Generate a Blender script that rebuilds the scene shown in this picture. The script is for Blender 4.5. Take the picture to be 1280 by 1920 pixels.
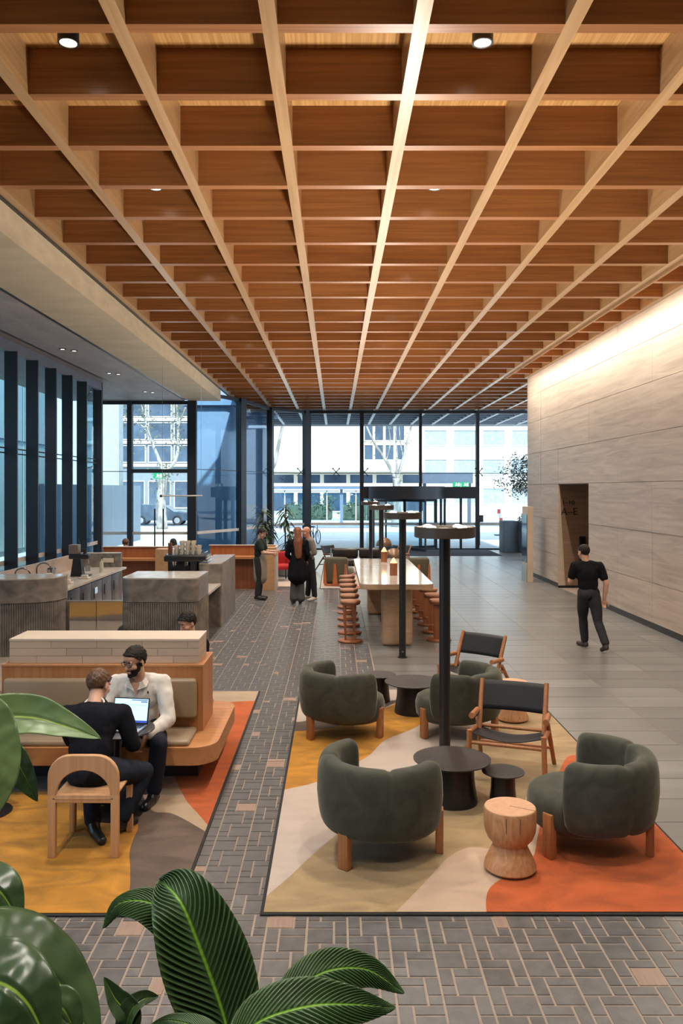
import bpy, math, random
import numpy as np
from mathutils import Vector, Matrix, noise
random.seed(7); np.random.seed(7)
for o in list(bpy.data.objects): bpy.data.objects.remove(o)
scene = bpy.context.scene
COL = scene.collection
R = math.radians
PI = math.pi

# ------------------------------------------------------------ camera
F = 1525.0; CX, CY, EYE = 629.0, 918.0, 2.6
cd = bpy.data.cameras.new('camera'); cam = bpy.data.objects.new('camera', cd); COL.objects.link(cam)
cam.location = (0, 0, EYE); cam.rotation_euler = (R(90), 0, 0)
cd.sensor_fit = 'HORIZONTAL'; cd.sensor_width = 36; cd.lens = 36*F/1280
cd.shift_x = (640-CX)/1280; cd.shift_y = -(960-CY)/1280
cd.clip_start = 0.05; cd.clip_end = 500
scene.camera = cam
# ------------------------------------------------------------ world, sun, exposure
vs = scene.view_settings
vs.view_transform = 'Standard'; vs.look = 'None'; vs.gamma = 1; vs.use_curve_mapping = False
vs.exposure = 0.55
wd = bpy.data.worlds.new('sky'); scene.world = wd; wd.use_nodes = True
bg = wd.node_tree.nodes['Background']; bg.inputs[0].default_value = (0.62, 0.80, 1.0, 1); bg.inputs[1].default_value = 1.9
sl = bpy.data.lights.new('sun', 'SUN'); sl.energy = 6.5; sl.angle = R(1.5); sl.color = (1, 0.93, 0.8)
sun = bpy.data.objects.new('sun', sl); COL.objects.link(sun); sun.rotation_euler = (R(48), 0, R(14))
def area(name, loc, rot, sx, sy, energy, color=(1, .86, .68), spread=180):
    l = bpy.data.lights.new(name, 'AREA'); l.shape = 'RECTANGLE'; l.size = sx; l.size_y = sy; l.energy = energy; l.color = color
    l.spread = R(spread)
    o = bpy.data.objects.new(name, l); COL.objects.link(o); o.location = loc; o.rotation_euler = rot
    return o
def spot(name, loc, energy, color=(1, .93, .84), size=110, blend=.6, rad=.05, rot=(0, 0, 0)):
    l = bpy.data.lights.new(name, 'SPOT'); l.energy = energy; l.color = color; l.spot_size = R(size); l.spot_blend = blend; l.shadow_soft_size = rad
    o = bpy.data.objects.new(name, l); COL.objects.link(o); o.location = loc; o.rotation_euler = rot
    return o
# wall-washing strip behind an added slim shield beside the stone wall
area('wall_washer_strip', (5.222, 14.6, 6.018), (0, R(-12), 0), .035, 20.6, 500, (1, .90, .76), 165)

scene.cycles.max_bounces = 7; scene.cycles.glossy_bounces = 3; scene.cycles.transparent_max_bounces = 12
scene.cycles.caustics_reflective = False; scene.cycles.caustics_refractive = False
# ------------------------------------------------------------ materials
MATS = {}
def nodes(name):
    m = bpy.data.materials.new(name); m.use_nodes = True
    nt = m.node_tree; b = nt.nodes['Principled BSDF']
    return m, nt, b
def ramp(nt, c1, c2, p1=.3, p2=.7):
    r = nt.nodes.new('ShaderNodeValToRGB'); e = r.color_ramp.elements
    e[0].position = p1; e[0].color = (*c1, 1); e[1].position = p2; e[1].color = (*c2, 1)
    return r
def coords(nt, scale):
    g = nt.nodes.new('ShaderNodeNewGeometry'); mp = nt.nodes.new('ShaderNodeMapping')
    mp.inputs['Scale'].default_value = scale
    nt.links.new(g.outputs['Position'], mp.inputs['Vector'])
    return mp
def mat(name, c1, c2=None, rough=.5, metal=0, scale=(3, 3, 3), detail=4, p=(.3, .7), bump=0, bscale=None, rnd=0, dist=0, sheen=0, coat=0, spec=None, rough2=None):
    """procedural colour: a noise between two colours, optional fine bump and a shift per object"""
    if name in MATS: return MATS[name]
    m, nt, b = nodes(name); L = nt.links
    b.inputs['Roughness'].default_value = rough; b.inputs['Metallic'].default_value = metal
    if spec is not None: b.inputs['Specular IOR Level'].default_value = spec
    if sheen: b.inputs['Sheen Weight'].default_value = sheen; b.inputs['Sheen Roughness'].default_value = .4; b.inputs['Sheen Tint'].default_value = (*[min(1, .35+x*8) for x in c1], 1)
    if coat: b.inputs['Coat Weight'].default_value = coat; b.inputs['Coat Roughness'].default_value = .15
    c2 = c2 or tuple(x*.85 for x in c1)
    mp = coords(nt, scale)
    n = nt.nodes.new('ShaderNodeTexNoise'); n.inputs['Scale'].default_value = 1; n.inputs['Detail'].default_value = detail
    n.inputs['Distortion'].default_value = dist
    L.new(mp.outputs[0], n.inputs['Vector'])
    r = ramp(nt, c2, c1, *p); L.new(n.outputs['Fac'], r.inputs[0]); out = r.outputs[0]
    if rnd:
        oi = nt.nodes.new('ShaderNodeObjectInfo'); mr = nt.nodes.new('ShaderNodeMapRange')
        mr.inputs[3].default_value = 1-rnd; mr.inputs[4].default_value = 1+rnd; L.new(oi.outputs['Random'], mr.inputs[0])
        h = nt.nodes.new('ShaderNodeHueSaturation'); L.new(mr.outputs[0], h.inputs['Value']); L.new(out, h.inputs['Color']); out = h.outputs[0]
    L.new(out, b.inputs['Base Color'])
    if rough2 is not None:
        mr2 = nt.nodes.new('ShaderNodeMapRange'); mr2.inputs[3].default_value = rough; mr2.inputs[4].default_value = rough2
        L.new(n.outputs['Fac'], mr2.inputs[0]); L.new(mr2.outputs[0], b.inputs['Roughness'])
    if bump:
        mp2 = coords(nt, bscale or scale); n2 = nt.nodes.new('ShaderNodeTexNoise'); n2.inputs['Scale'].default_value = 1; n2.inputs['Detail'].default_value = 3
        L.new(mp2.outputs[0], n2.inputs['Vector'])
        bp = nt.nodes.new('ShaderNodeBump'); bp.inputs['Strength'].default_value = bump; bp.inputs['Distance'].default_value = .01
        L.new(n2.outputs['Fac'], bp.inputs['Height']); L.new(bp.outputs[0], b.inputs['Normal'])
    MATS[name] = m
    return m
def wood(name, c1, c2, axis='x', k=1.0, rough=.45, rnd=0.06, along=.8, across=22):
    s = {'x': (along, across, across), 'y': (across, along, across), 'z': (across, across, along)}[axis]
    return mat(name, c1, c2, rough, scale=tuple(v*k for v in s), detail=5, p=(.32, .68), dist=.6, rnd=rnd, bump=.05)
def emis(name, col, strength):
    if name in MATS: return MATS[name]
    m, nt, b = nodes(name); b.inputs['Base Color'].default_value = (*col, 1)
    b.inputs['Emission Color'].default_value = (*col, 1); b.inputs['Emission Strength'].default_value = strength
    MATS[name] = m; return m
def glass_mat(name, tint=(.9, .95, .97), gloss=1.45):
    m = bpy.data.materials.new(name); m.use_nodes = True; nt = m.node_tree; nt.nodes.clear(); L = nt.links
    o = nt.nodes.new('ShaderNodeOutputMaterial'); mx = nt.nodes.new('ShaderNodeMixShader')
    t = nt.nodes.new('ShaderNodeBsdfTransparent'); t.inputs[0].default_value = (*tint, 1)
    g = nt.nodes.new('ShaderNodeBsdfGlossy'); g.inputs['Roughness'].default_value = 0.0
    f = nt.nodes.new('ShaderNodeFresnel'); f.inputs[0].default_value = gloss
    ge = nt.nodes.new('ShaderNodeNewGeometry'); sb = nt.nodes.new('ShaderNodeMath'); sb.operation = 'SUBTRACT'; sb.inputs[0].default_value = 1; L.new(ge.outputs['Backfacing'], sb.inputs[1])
    ml = nt.nodes.new('ShaderNodeMath'); ml.operation = 'MULTIPLY'; L.new(f.outputs[0], ml.inputs[0]); L.new(sb.outputs[0], ml.inputs[1])
    L.new(ml.outputs[0], mx.inputs[0]); L.new(t.outputs[0], mx.inputs[1]); L.new(g.outputs[0], mx.inputs[2]); L.new(mx.outputs[0], o.inputs[0])
    MATS[name] = m; return m
GLASS = glass_mat('clear_glass')
GLASSB = glass_mat('blue_glass', (.74, .88, .95))

BLACK = mat('black_metal', (.012, .012, .014), (.008, .008, .01), .38, rnd=.1)
DARKFR = mat('dark_bronze_frame', (.016, .017, .022), (.011, .012, .016), .45)
OAK = wood('honey_oak', (.50, .235, .095), (.40, .17, .06), 'x')
OAKZ = wood('honey_oak_upright', (.47, .21, .08), (.36, .145, .05), 'z')
ASHZ = wood('pale_ash', (.62, .36, .19), (.52, .28, .135), 'z', across=30)
RED_TIMBER = wood('chestnut_timber', (.42, .15, .05), (.31, .10, .032), 'z')
TEAK = wood('chair_teak', (.42, .175, .066), (.32, .125, .044), 'z', across=40)
BEAM_Y = wood('ceiling_timber_long', (.40, .245, .118), (.31, .175, .076), 'y', across=26, rough=.30)
BEAM_X = wood('ceiling_timber_cross_shaded', (.31, .126, .04), (.205, .076, .022), 'x', across=26, rough=.33)  # same wood as the long beams, front-face shade put into its colour
PANEL = mat('ceiling_panel_timber', (.58, .33, .12), (.40, .20, .062), .45, scale=(38, .6, 10), detail=3, p=(.35, .65))

# ------------------------------------------------------------ mesh helpers
class MB:
    """collects polygons of one mesh object"""
    def __init__(s): s.v = []; s.f = []; s.mi = []
    def add(s, verts, faces, mi=0, mx=None):
        o = len(s.v)
        if mx is not None: verts = [mx @ Vector(p) for p in verts]
        s.v += [tuple(p) for p in verts]; s.f += [tuple(i+o for i in f) for f in faces]; s.mi += [mi]*len(faces)
        return s
    def box(s, x0, x1, y0, y1, z0, z1, mi=0, mx=None):
        v = [(x0, y0, z0), (x1, y0, z0), (x1, y1, z0), (x0, y1, z0), (x0, y0, z1), (x1, y0, z1), (x1, y1, z1), (x0, y1, z1)]
        return s.add(v, [(3, 2, 1, 0), (4, 5, 6, 7), (0, 1, 5, 4), (1, 2, 6, 5), (2, 3, 7, 6), (3, 0, 4, 7)], mi, mx)
    def rbox(s, x0, x1, y0, y1, z0, z1, r=.02, mi=0, mx=None, n=3):
        """box with edges rounded in all directions"""
        r = min(r, (x1-x0)/2.01, (y1-y0)/2.01, (z1-z0)/2.01)
        A = [(-PI/2)+PI/2*i/n for i in range(n+1)] + [PI/2*i/n for i in range(n+1)]
        B = []
        for q in range(4): B += [q*PI/2 + PI/2*i/n for i in range(n+1)]
        V = []; nb = len(B)
        sg = [(1, 1), (-1, 1), (-1, -1), (1, -1)]
        for i, a in enumerate(A):
            zc = z0+r if i <= n else z1-r
            for j, b in enumerate(B):
                q = j//(n+1); xs = x1-r if sg[q][0] > 0 else x0+r; ys = y1-r if sg[q][1] > 0 else y0+r
                V.append((xs+r*math.cos(a)*math.cos(b), ys+r*math.cos(a)*math.sin(b), zc+r*math.sin(a)))
        Fc = []
        for i in range(len(A)-1):
            for j in range(nb): Fc.append((i*nb+j, i*nb+(j+1) % nb, (i+1)*nb+(j+1) % nb, (i+1)*nb+j))
        Fc.append(tuple(range(nb-1, -1, -1))); Fc.append(tuple((len(A)-1)*nb+j for j in range(nb)))
        return s.add(V, Fc, mi, mx)
    def lathe(s, prof, n=32, c=(0, 0, 0), mi=0, mx=None, a0=0, a1=2*PI, caps=True):
        V = []; full = abs(a1-a0-2*PI) < 1e-6; m = n if full else n+1
        for (r, z) in prof:
            for j in range(m):
                a = a0+(a1-a0)*j/n; V.append((c[0]+r*math.cos(a), c[1]+r*math.sin(a), c[2]+z))
        Fc = []
        for i in range(len(prof)-1):
            for j in range(n):
                k = (j+1) % m; Fc.append((i*m+j, i*m+k, (i+1)*m+k, (i+1)*m+j))
        if full and caps:
            if prof[0][0] > 1e-6: Fc.append(tuple(range(m-1, -1, -1)))
            if prof[-1][0] > 1e-6: Fc.append(tuple((len(prof)-1)*m+j for j in range(m)))
        return s.add(V, Fc, mi, mx)
    def tube(s, pts, rad, n=10, mi=0, caps=True, mx=None):
        """round bar along a polyline; rad a number or one per point"""
        P = [Vector(p) for p in pts]; rr = rad if isinstance(rad, (list, tuple)) else [rad]*len(P)
        V = []; prev = None
        for i, p in enumerate(P):
            d = (P[min(i+1, len(P)-1)]-P[max(i-1, 0)]).normalized()
            u = prev if prev is not None else (Vector((0, 0, 1)) if abs(d.z) < .9 else Vector((1, 0, 0)))
            u = (u-d*u.dot(d)).normalized(); w = d.cross(u); prev = u
            for j in range(n):
                a = 2*PI*j/n; V.append(p+(u*math.cos(a)+w*math.sin(a))*rr[i])
        Fc = []
        for i in range(len(P)-1):
            for j in range(n): Fc.append((i*n+j, i*n+(j+1) % n, (i+1)*n+(j+1) % n, (i+1)*n+j))
        if caps: Fc.append(tuple(range(n-1, -1, -1))); Fc.append(tuple((len(P)-1)*n+j for j in range(n)))
        return s.add(V, Fc, mi, mx)
    def prism(s, poly, z0, z1, mi=0, mx=None):
        n = len(poly); V = [(x, y, z0) for x, y in poly]+[(x, y, z1) for x, y in poly]
        Fc = [tuple(range(n-1, -1, -1)), tuple(range(n, 2*n))]+[(i, (i+1) % n, n+(i+1) % n, n+i) for i in range(n)]
        return s.add(V, Fc, mi, mx)
    def grid(s, fn, nu, nv, mi=0, mx=None, flip=False):
        V = [fn(i/nu, j/nv) for i in range(nu+1) for j in range(nv+1)]
        Fc = []
        for i in range(nu):
            for j in range(nv):
                q = (i*(nv+1)+j, i*(nv+1)+j+1, (i+1)*(nv+1)+j+1, (i+1)*(nv+1)+j); Fc.append(q[::-1] if flip else q)
        return s.add(V, Fc, mi, mx)
    def ball(s, c, r, nu=16, nv=10, mi=0, mx=None):
        rx, ry, rz = (r, r, r) if not isinstance(r, (tuple, list)) else r
        V = [(c[0], c[1], c[2]-rz)]
        for i in range(1, nv):
            t = -PI/2+PI*i/nv
            for j in range(nu): V.append((c[0]+rx*math.cos(t)*math.cos(2*PI*j/nu), c[1]+ry*math.cos(t)*math.sin(2*PI*j/nu), c[2]+rz*math.sin(t)))
        V.append((c[0], c[1], c[2]+rz)); Fc = []
        for j in range(nu):
            k = (j+1) % nu; Fc.append((0, 1+k, 1+j)); Fc.append((len(V)-1, 1+(nv-2)*nu+j, 1+(nv-2)*nu+k))
            for i in range(nv-2): Fc.append((1+i*nu+j, 1+i*nu+k, 1+(i+1)*nu+k, 1+(i+1)*nu+j))
        return s.add(V, Fc, mi, mx)
    def mesh(s, name, mats, smooth=False):
        me = bpy.data.meshes.new(name); me.from_pydata(s.v, [], s.f)
        for m in (mats if isinstance(mats, (list, tuple)) else [mats]): me.materials.append(m)
        if any(s.mi): me.polygons.foreach_set('material_index', s.mi)
        me.update()
        if smooth is True: me.polygons.foreach_set('use_smooth', [True]*len(me.polygons))
        elif smooth: me.set_sharp_from_angle(angle=R(smooth)); 
        return me
    def build(s, name, mats, parent=None, smooth=35, loc=None, rz=None):
        me = s.mesh(name, mats, smooth)
        if smooth is not True and smooth:
            me.polygons.foreach_set('use_smooth', [True]*len(me.polygons)); me.set_sharp_from_angle(angle=R(smooth))
        return link(name, me, parent, loc, rz)
def link(name, me, parent=None, loc=None, rz=None):
    o = bpy.data.objects.new(name, me); COL.objects.link(o)
    if parent is not None: o.parent = parent
    if loc is not None: o.location = loc
    if rz is not None: o.rotation_euler = (0, 0, rz)
    return o
def tag(o, label, cat, group=None):
    o['label'] = label; o['category'] = cat
    if group: o['group'] = group
    return o
def struct(o): o['kind'] = 'structure'; return o
def thing(name, label, cat, loc=(0, 0, 0), rz=0, group=None):
    o = bpy.data.objects.new(name, None); COL.objects.link(o); o.location = loc; o.rotation_euler = (0, 0, rz); o.empty_display_size = .1
    return tag(o, label, cat, group)
def copy_tree(src, parent=None, loc=None, rz=None, label=None):
    c = src.copy(); COL.objects.link(c); c.parent = parent
    if loc is not None: c.location = loc
    if rz is not None: c.rotation_euler = (0, 0, rz)
    if label: c['label'] = label
    for ch in list(src.children): copy_tree(ch, c)
    return c
def G(px, py, z=0.0):
    """floor position (x, y) of a point read off the photograph"""
    Y = F*(EYE-z)/(py-CY); return ((px-CX)/F*Y, Y)
def spline(pts, n=6, closed=False):
    """Catmull-Rom through 2-D points"""
    out = []; m = len(pts)
    for i in range(m if closed else m-1):
        g = (lambda k: pts[k % m]) if closed else (lambda k: pts[max(0, min(m-1, k))])
        p0, p1, p2, p3 = map(np.array, (g(i-1), g(i), g(i+1), g(i+2)))
        for j in range(n):
            t = j/n
            out.append(tuple(.5*((2*p1)+(-p0+p2)*t+(2*p0-5*p1+4*p2-p3)*t*t+(-p0+3*p1-3*p2+p3)*t**3)))
    if not closed: out.append(tuple(pts[-1]))
    return out
# ============================================================ FLOOR
GROUT = mat('pale_grout', (.33, .265, .21), (.27, .215, .17), .8, scale=(20, 20, 20))
PAVE = mat('bluestone_paver', (.132, .13, .128), (.09, .089, .088), .24, scale=(14, 14, 14), detail=6, rnd=.16, bump=.10, bscale=(60, 60, 60), rough2=.42)
PINKP = mat('pink_paver', (.34, .235, .18), (.27, .18, .14), .42, scale=(60, 5, 5), rnd=.12)
SLABM = mat('bluestone_slab', (.195, .192, .18), (.145, .143, .135), .25, scale=(.8, 3.5, 3.5), detail=6, dist=.4, rnd=.13, bump=.05, bscale=(40, 40, 40), rough2=.34)
RUG_R = (-.462, 2.49, 4.956, 10.55); RUG_L = (-7.6, -.965, 4.945, 10.46)
fl = struct(MB().box(-12, 12, -5, 35.35, -.2, -.004).build('floor', GROUT, smooth=False))
g_ = .0105
def tile_mesh(nm, w, d, m):
    b = MB(); b.add([(0, 0, -.02), (w, 0, -.02), (w, d, -.02), (0, d, -.02), (.002, .002, 0), (w-.002, .002, 0), (w-.002, d-.002, 0), (.002, d-.002, 0)],
          [(4, 5, 6, 7), (0, 1, 5, 4), (1, 2, 6, 5), (2, 3, 7, 6), (3, 0, 4, 7)])
    return b.mesh(nm, m)
cells = []
MOD = .24; X0 = 1.03
def in_rug(x, y, m=.0):
    for r in (RUG_R, RUG_L):
        if r[0]+m < x < r[1]-m and r[2]+m < y < r[3]-m: return True
    return False
for i in range(-20, 8):
    xs = X0+MOD*i
    for k in range(-17, 90):
        ys = 0.02+MOD*k+.08*(i % 3)
        if xs+MOD < -4.2 or ys > 21.4: continue
        xr = 2.49 if ys < 4.95 else .56
        if xs > xr-.02: continue
        fl_ = ((i+k) % 2 == 0)
        a, b_ = (0, .16) if fl_ else (.08, 0)
        for (dx, dy, w, d) in ((a, 0, .16, .16), (a, .16, .16, .08), (b_, 0, .08, .08), (b_, .08, .08, .16)):
            x, y = xs+dx, ys+dy
            ww = min(w, xr-x)
            if ww < .03: continue
            if in_rug(x+w/2, y+d/2, .1): continue
            cells.append((x, y, w if ww > w-.01 else ww, d))
def seen(c):
    x, y = c[0]+c[2]/2, c[1]+c[3]/2
    if y < .5: return (1, 100-y)
    px, py = CX+F*x/y, CY+F*EYE/y
    ok = 0 < px < 1280 and py < 1925
    return (0 if ok else 1, y)
cells.sort(key=seen)
tm = {}; rest = MB()
for n, (x, y, w, d) in enumerate(cells):
    pink = random.random() < .024
    if n < 300:
        key = (round(w-g_, 3), round(d-g_, 3), pink)
        if key not in tm: tm[key] = tile_mesh('paver', key[0], key[1], PINKP if pink else PAVE)
        link('paver', tm[key], fl, (x+g_/2, y+g_/2, 0))
    else:
        x0, x1, y0, y1 = x+g_/2, x+w-g_/2, y+g_/2, y+d-g_/2
        rest.add([(x0, y0, 0), (x1, y0, 0), (x1, y1, 0), (x0, y1, 0), (x0, y0, -.01), (x1, y0, -.01), (x1, y1, -.01), (x0, y1, -.01)],
                 [(0, 1, 2, 3), (4, 5, 1, 0), (5, 6, 2, 1), (6, 7, 3, 2), (7, 4, 0, 3)], 1 if pink else 0)
o = rest.build('paver_field', [PAVE, PINKP], fl, smooth=False); o['kind'] = 'stuff'
slabs = []
for xa, xb in ((.56, 1.64), (1.64, 2.57), (2.57, 3.5), (3.5, 4.43), (4.43, 5.36), (5.36, 5.95), (5.95, 7.2), (7.2, 8.5)):
    for k in range(-14, 67):
        y0 = 3.0+.48*k; y1 = y0+.48
        if y1 > 35.3: continue
        x0 = xa
        if xa < 2.5 and y0 < 10.55:
            if y1 < 10.6: continue
        if xa == 2.57 and y0 < 10.7: x0 = 2.495
        if xa > 5.9 and y0 < 25: continue
        slabs.append((x0, xb, y0, y1))
slabs.sort(key=lambda s: seen((s[0], s[2], s[1]-s[0], .48)))
rest = MB(); gs = .007
for n, (x0, x1, y0, y1) in enumerate(slabs):
    if n < 300:
        key = ('s', round(x1-x0-gs, 3), .48)
        if key not in tm: tm[key] = tile_mesh('floor_slab', key[1], .48-gs, SLABM)
        link('floor_slab', tm[key], fl, (x0+gs/2, y0+gs/2, 0))
    else:
        rest.add([(x0+gs/2, y0+gs/2, 0), (x1-gs/2, y0+gs/2, 0), (x1-gs/2, y1-gs/2, 0), (x0+gs/2, y1-gs/2, 0)], [(0, 1, 2, 3)])
# the cafe side and the back of the hall, beyond what the slabs cover
rest.add([(-11.5, 21.5, 0), (.55, 21.5, 0), (.55, 35.2, 0), (-11.5, 35.2, 0)], [(0, 1, 2, 3)])
o = rest.build('floor_slab_field', SLABM, fl, smooth=False); o['kind'] = 'stuff'

# ============================================================ TIMBER CEILING
ZB, ZT = 6.02, 6.42
ceil = struct(MB().box(-3.9, 5.95, -4.2, 35.25, ZT, 6.62).box(5.95, 9.2, 25.0, 35.25, ZT, 6.62).build('ceiling', PANEL, smooth=False))
BX = [-.486+1.115*k for k in range(-3, 6)]           # -3.83 .. 5.09
ROW = [5.98+1.057*k for k in range(-1, 28)]
BW = .115
for x in BX:
    m = MB().box(x-BW/2, x+BW/2, 2.0, 35.2, ZB, ZT); m.build('beam', BEAM_Y, ceil, smooth=False)
MB().box(5.80, 5.915, 2.0, 25.0, ZB, ZT).build('beam', BEAM_Y, ceil, smooth=False)
for x in (6.204, 7.319, 8.434):
    MB().box(x-BW/2, x+BW/2, 25.05, 35.2, ZB, ZT).build('beam', BEAM_Y, ceil, smooth=False)
cross = MB().box(BW/2, 1.115-BW/2, 0, BW, ZB+.002, ZT).mesh('cross_beam', BEAM_X)
short = MB().box(BW/2, .711, 0, BW, ZB+.002, ZT).mesh('cross_beam', BEAM_X)
for y in ROW:
    for i, x in enumerate(BX):
        last = i == len(BX)-1
        link('cross_beam', short if (last and y < 24.9) else cross, ceil, (x, y, 0))
    if y > 25.1:
        for x in (6.204, 7.319): link('cross_beam', cross, ceil, (x, y, 0))
# outside canopy of the same timber grid, blue daylight cast put into its colours
CANW = mat('canopy_daylight_timber', (.20, .23, .27), (.15, .18, .22), .6)
can = struct(MB().box(-3.9, 12, 35.6, 43, 6.42, 6.62).build('ceiling', CANW, smooth=False))
for x in [-3.83+1.115*k for k in range(14)]: MB().box(x-.06, x+.06, 35.6, 43, 6.02, 6.42).build('beam', mat('canopy_beam_pale', (.55, .58, .6), None, .5), can, smooth=False)
for k in range(7): MB().box(-3.9, 12, 36.1+1.057*k, 36.2+1.057*k, 6.03, 6.42).build('beam', CANW, can, smooth=False)
MB().box(-3.9, 12, 42.9, 43.05, 5.95, 6.62).build('fascia', mat('canopy_beam_pale', (.5, .5, .5)), can, smooth=False)

lp = thing('light_shield', 'added slim lip shielding the wall-washer strip from view beside the stone wall', 'light shield', (5.17, 14.6, 6.02))  # lip added to hide the washer strip from view
MB().box(-.02, .02, -10.35, 10.35, -.04, 0).build('lip', mat('profile_timber', (.30, .16, .07), None, .5), lp, smooth=False)
MB().box(.02, .09, -10.35, 10.35, -.0005, .0).build('carrier', MATS['profile_timber'], lp, smooth=False)
# downlights: black cans hung from the coffer panels
LAMP = emis('lamp_face_warm', (1, .86, .66), 14)
def downlight(x, y, label, power=255):
    t = thing('ceiling_downlight', label, 'downlight', (x, y, 0), 0, 'downlights in the coffers')
    MB().lathe([(.085, 6.22), (.085, ZT)], 24).build('housing', BLACK, t)
    MB().lathe([(.085, 6.205), (.085, 6.222), (.068, 6.222), (.068, 6.205), (.085, 6.205)], 24, caps=False).build('rim', BLACK, t)
    MB().lathe([(0, 6.214), (.067, 6.214)][::-1], 24, caps=False).build('lens', LAMP, t)
    s = spot('downlight_beam', (x, y, 6.19), power, size=125, blend=.55, rad=.06); s.parent = t; s.location = (0, 0, 6.19)

cols = (-2.158, 1.187)
nm = ('left', 'middle', 'right')
for i, x in enumerate(cols):
    for k in range(-2, 9):  # nearest two rows added out of view to light the foreground leaves
        y = 6.57+3.171*k
        rank = ('added unseen over the camera,', 'added unseen, first', 'second', 'third', 'fourth', 'fifth', 'sixth', 'seventh', 'eighth', 'ninth', 'farthest')[k+2]
        downlight(x, y, 'black round ceiling downlight in the %s row of coffers, %s from the camera' % (nm[i], rank))

# ============================================================ STONE WALL ON THE RIGHT
WX = 5.9
STONE = mat('veined_travertine', (.56, .465, .375), (.37, .295, .235), .42, scale=(1, .55, 9), detail=8, p=(.3, .72), dist=1.2, rnd=.045, bump=.04, bscale=(2, 2, 40))
STONEB = mat('travertine_joint', (.20, .15, .11), None, .8)
DOORY = (18.98, 21.58); DOORZ = 2.75
wr = MB()
wr.box(WX+.03, 6.3, -4.2, DOORY[0], 0, 6.42).box(WX+.03, 6.3, DOORY[1], 25.0, 0, 6.42).box(WX+.03, 6.3, DOORY[0], DOORY[1], DOORZ, 6.42)
wr.box(6.3, 9.2, 24.7, 25.0, 0, 6.42)
wallr = struct(wr.build('wall_right', STONEB, smooth=False))
zs = [0.12]+[.12+.935*k for k in range(1, 7)]+[6.02]
zs = [.12, .86, 1.80, 2.75, 3.68, 4.62, 5.42, 6.06]
ysA = [2.0, 3.9, 5.8, 7.7, 9.55, 11.4, 13.3, 15.16, 17.04, 18.98, 21.58, 23.4, 25.0]
for r in range(len(zs)-1):
    for c in range(len(ysA)-1):
        y0, y1 = ysA[c], ysA[c+1]
        if y0 == 18.98 and r < 3: continue
        d = random.uniform(-.004, .004)
        MB().box(WX+d, WX+.04, y0+.003, y1-.003, zs[r]+.004, zs[r+1]-.004).build('stone_panel', STONE, wallr, smooth=False)
# near end stays plain stone, far return faces the entrance
MB().box(WX, WX+.04, -4.2, 1.995, .12, 6.06).build('stone_panel', STONE, wallr, smooth=False)
for r in range(len(zs)-1): MB().box(WX+.002, 9.2, 25.0, 25.04, zs[r]+.004, zs[r+1]-.004).build('stone_panel', STONE, wallr, smooth=False)
sk = struct(MB().box(WX+.012, WX+.05, -4.2, DOORY[0], 0, .12).box(WX+.012, WX+.05, DOORY[1], 25.0, 0, .12).build('baseboard_right', mat('bronze_skirting', (.03, .022, .018), None, .4), smooth=False))
# lift lobby opening: deep jamb in dark stone with the lift sign
JAMB = mat('dark_veined_stone', (.34, .215, .14), (.21, .13, .085), .4, scale=(.6, 1, 9), detail=8, dist=1.2)
jm = MB(); jm.box(WX+.035, 9.2, DOORY[1]-.015, DOORY[1]+.2, 0, 3.0); jm.box(WX+.035, 9.2, DOORY[0]-.2, DOORY[0]+.015, 0, 3.0); jm.box(WX+.045, 9.2, DOORY[0], DOORY[1], DOORZ-.012, 2.95); jm.box(9.0, 9.2, DOORY[0], DOORY[1], 0, 3.0)
jw = struct(jm.build('wall_lobby', JAMB, smooth=False))
# splayed pale reveal, narrow at the head and wide at the foot
y_ = DOORY[1]-.016
MB().add([(WX, y_, .06), (WX+.19, y_, .06), (WX+.035, y_, DOORZ-.02), (WX, y_, DOORZ-.02), (WX, y_-.012, .06), (WX+.178, y_-.012, .06), (WX+.03, y_-.012, DOORZ-.02), (WX, y_-.012, DOORZ-.02)],
    [(0, 1, 2, 3), (7, 6, 5, 4), (4, 5, 1, 0), (5, 6, 2, 1), (6, 7, 3, 2), (7, 4, 0, 3)]).build('reveal', mat('pale_reveal_stone', (.62, .50, .38), (.54, .43, .32), .45, scale=(2, 2, 9)), jw, smooth=False)
MB().box(WX, 7.4, DOORY[1]-.03, DOORY[1]+.01, 0, .06).build('skirting', BLACK, jw, smooth=False)
def text(name, body, size, loc, rot, m, parent, ext=.004, align='CENTER'):
    cu = bpy.data.curves.new(name, 'FONT'); cu.body = body; cu.size = size; cu.extrude = ext; cu.align_x = align
    o = bpy.data.objects.new(name, cu); COL.objects.link(o)
    dg = bpy.context.evaluated_depsgraph_get(); me = bpy.data.meshes.new_from_object(o.evaluated_get(dg))
    bpy.data.objects.remove(o); me.materials.clear(); me.materials.append(m)
    t = link(name, me, parent, loc); t.rotation_euler = rot
    return t
ls = thing('lift_sign', 'black raised lettering for the lifts on the dark lobby wall', 'sign', (6.16, DOORY[1]-.02, 1.9))
text('upper_line', '1\u201310', .17, (0, 0, .30), (R(90), 0, 0), BLACK, ls)
text('lower_line', 'A\u2013E', .27, (.03, 0, .03), (R(90), 0, 0), BLACK, ls)
tp = thing('access_panel', 'tall black access panel on the lobby wall behind the walking man', 'panel', (6.53, DOORY[1]-.015, 0))
MB().rbox(-.085, .085, -.05, -.002, .62, 1.36, .012).build('body', BLACK, tp)
MB().rbox(-.06, .06, -.056, -.05, 1.12, 1.3, .002).build('screen', mat('dark_screen', (.01, .012, .02), None, .1), tp)
MB().ball((0, -.055, .92), .012, 10, 6).build('status_light', emis('status_blue', (.6, .8, 1), 6), tp)
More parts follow.
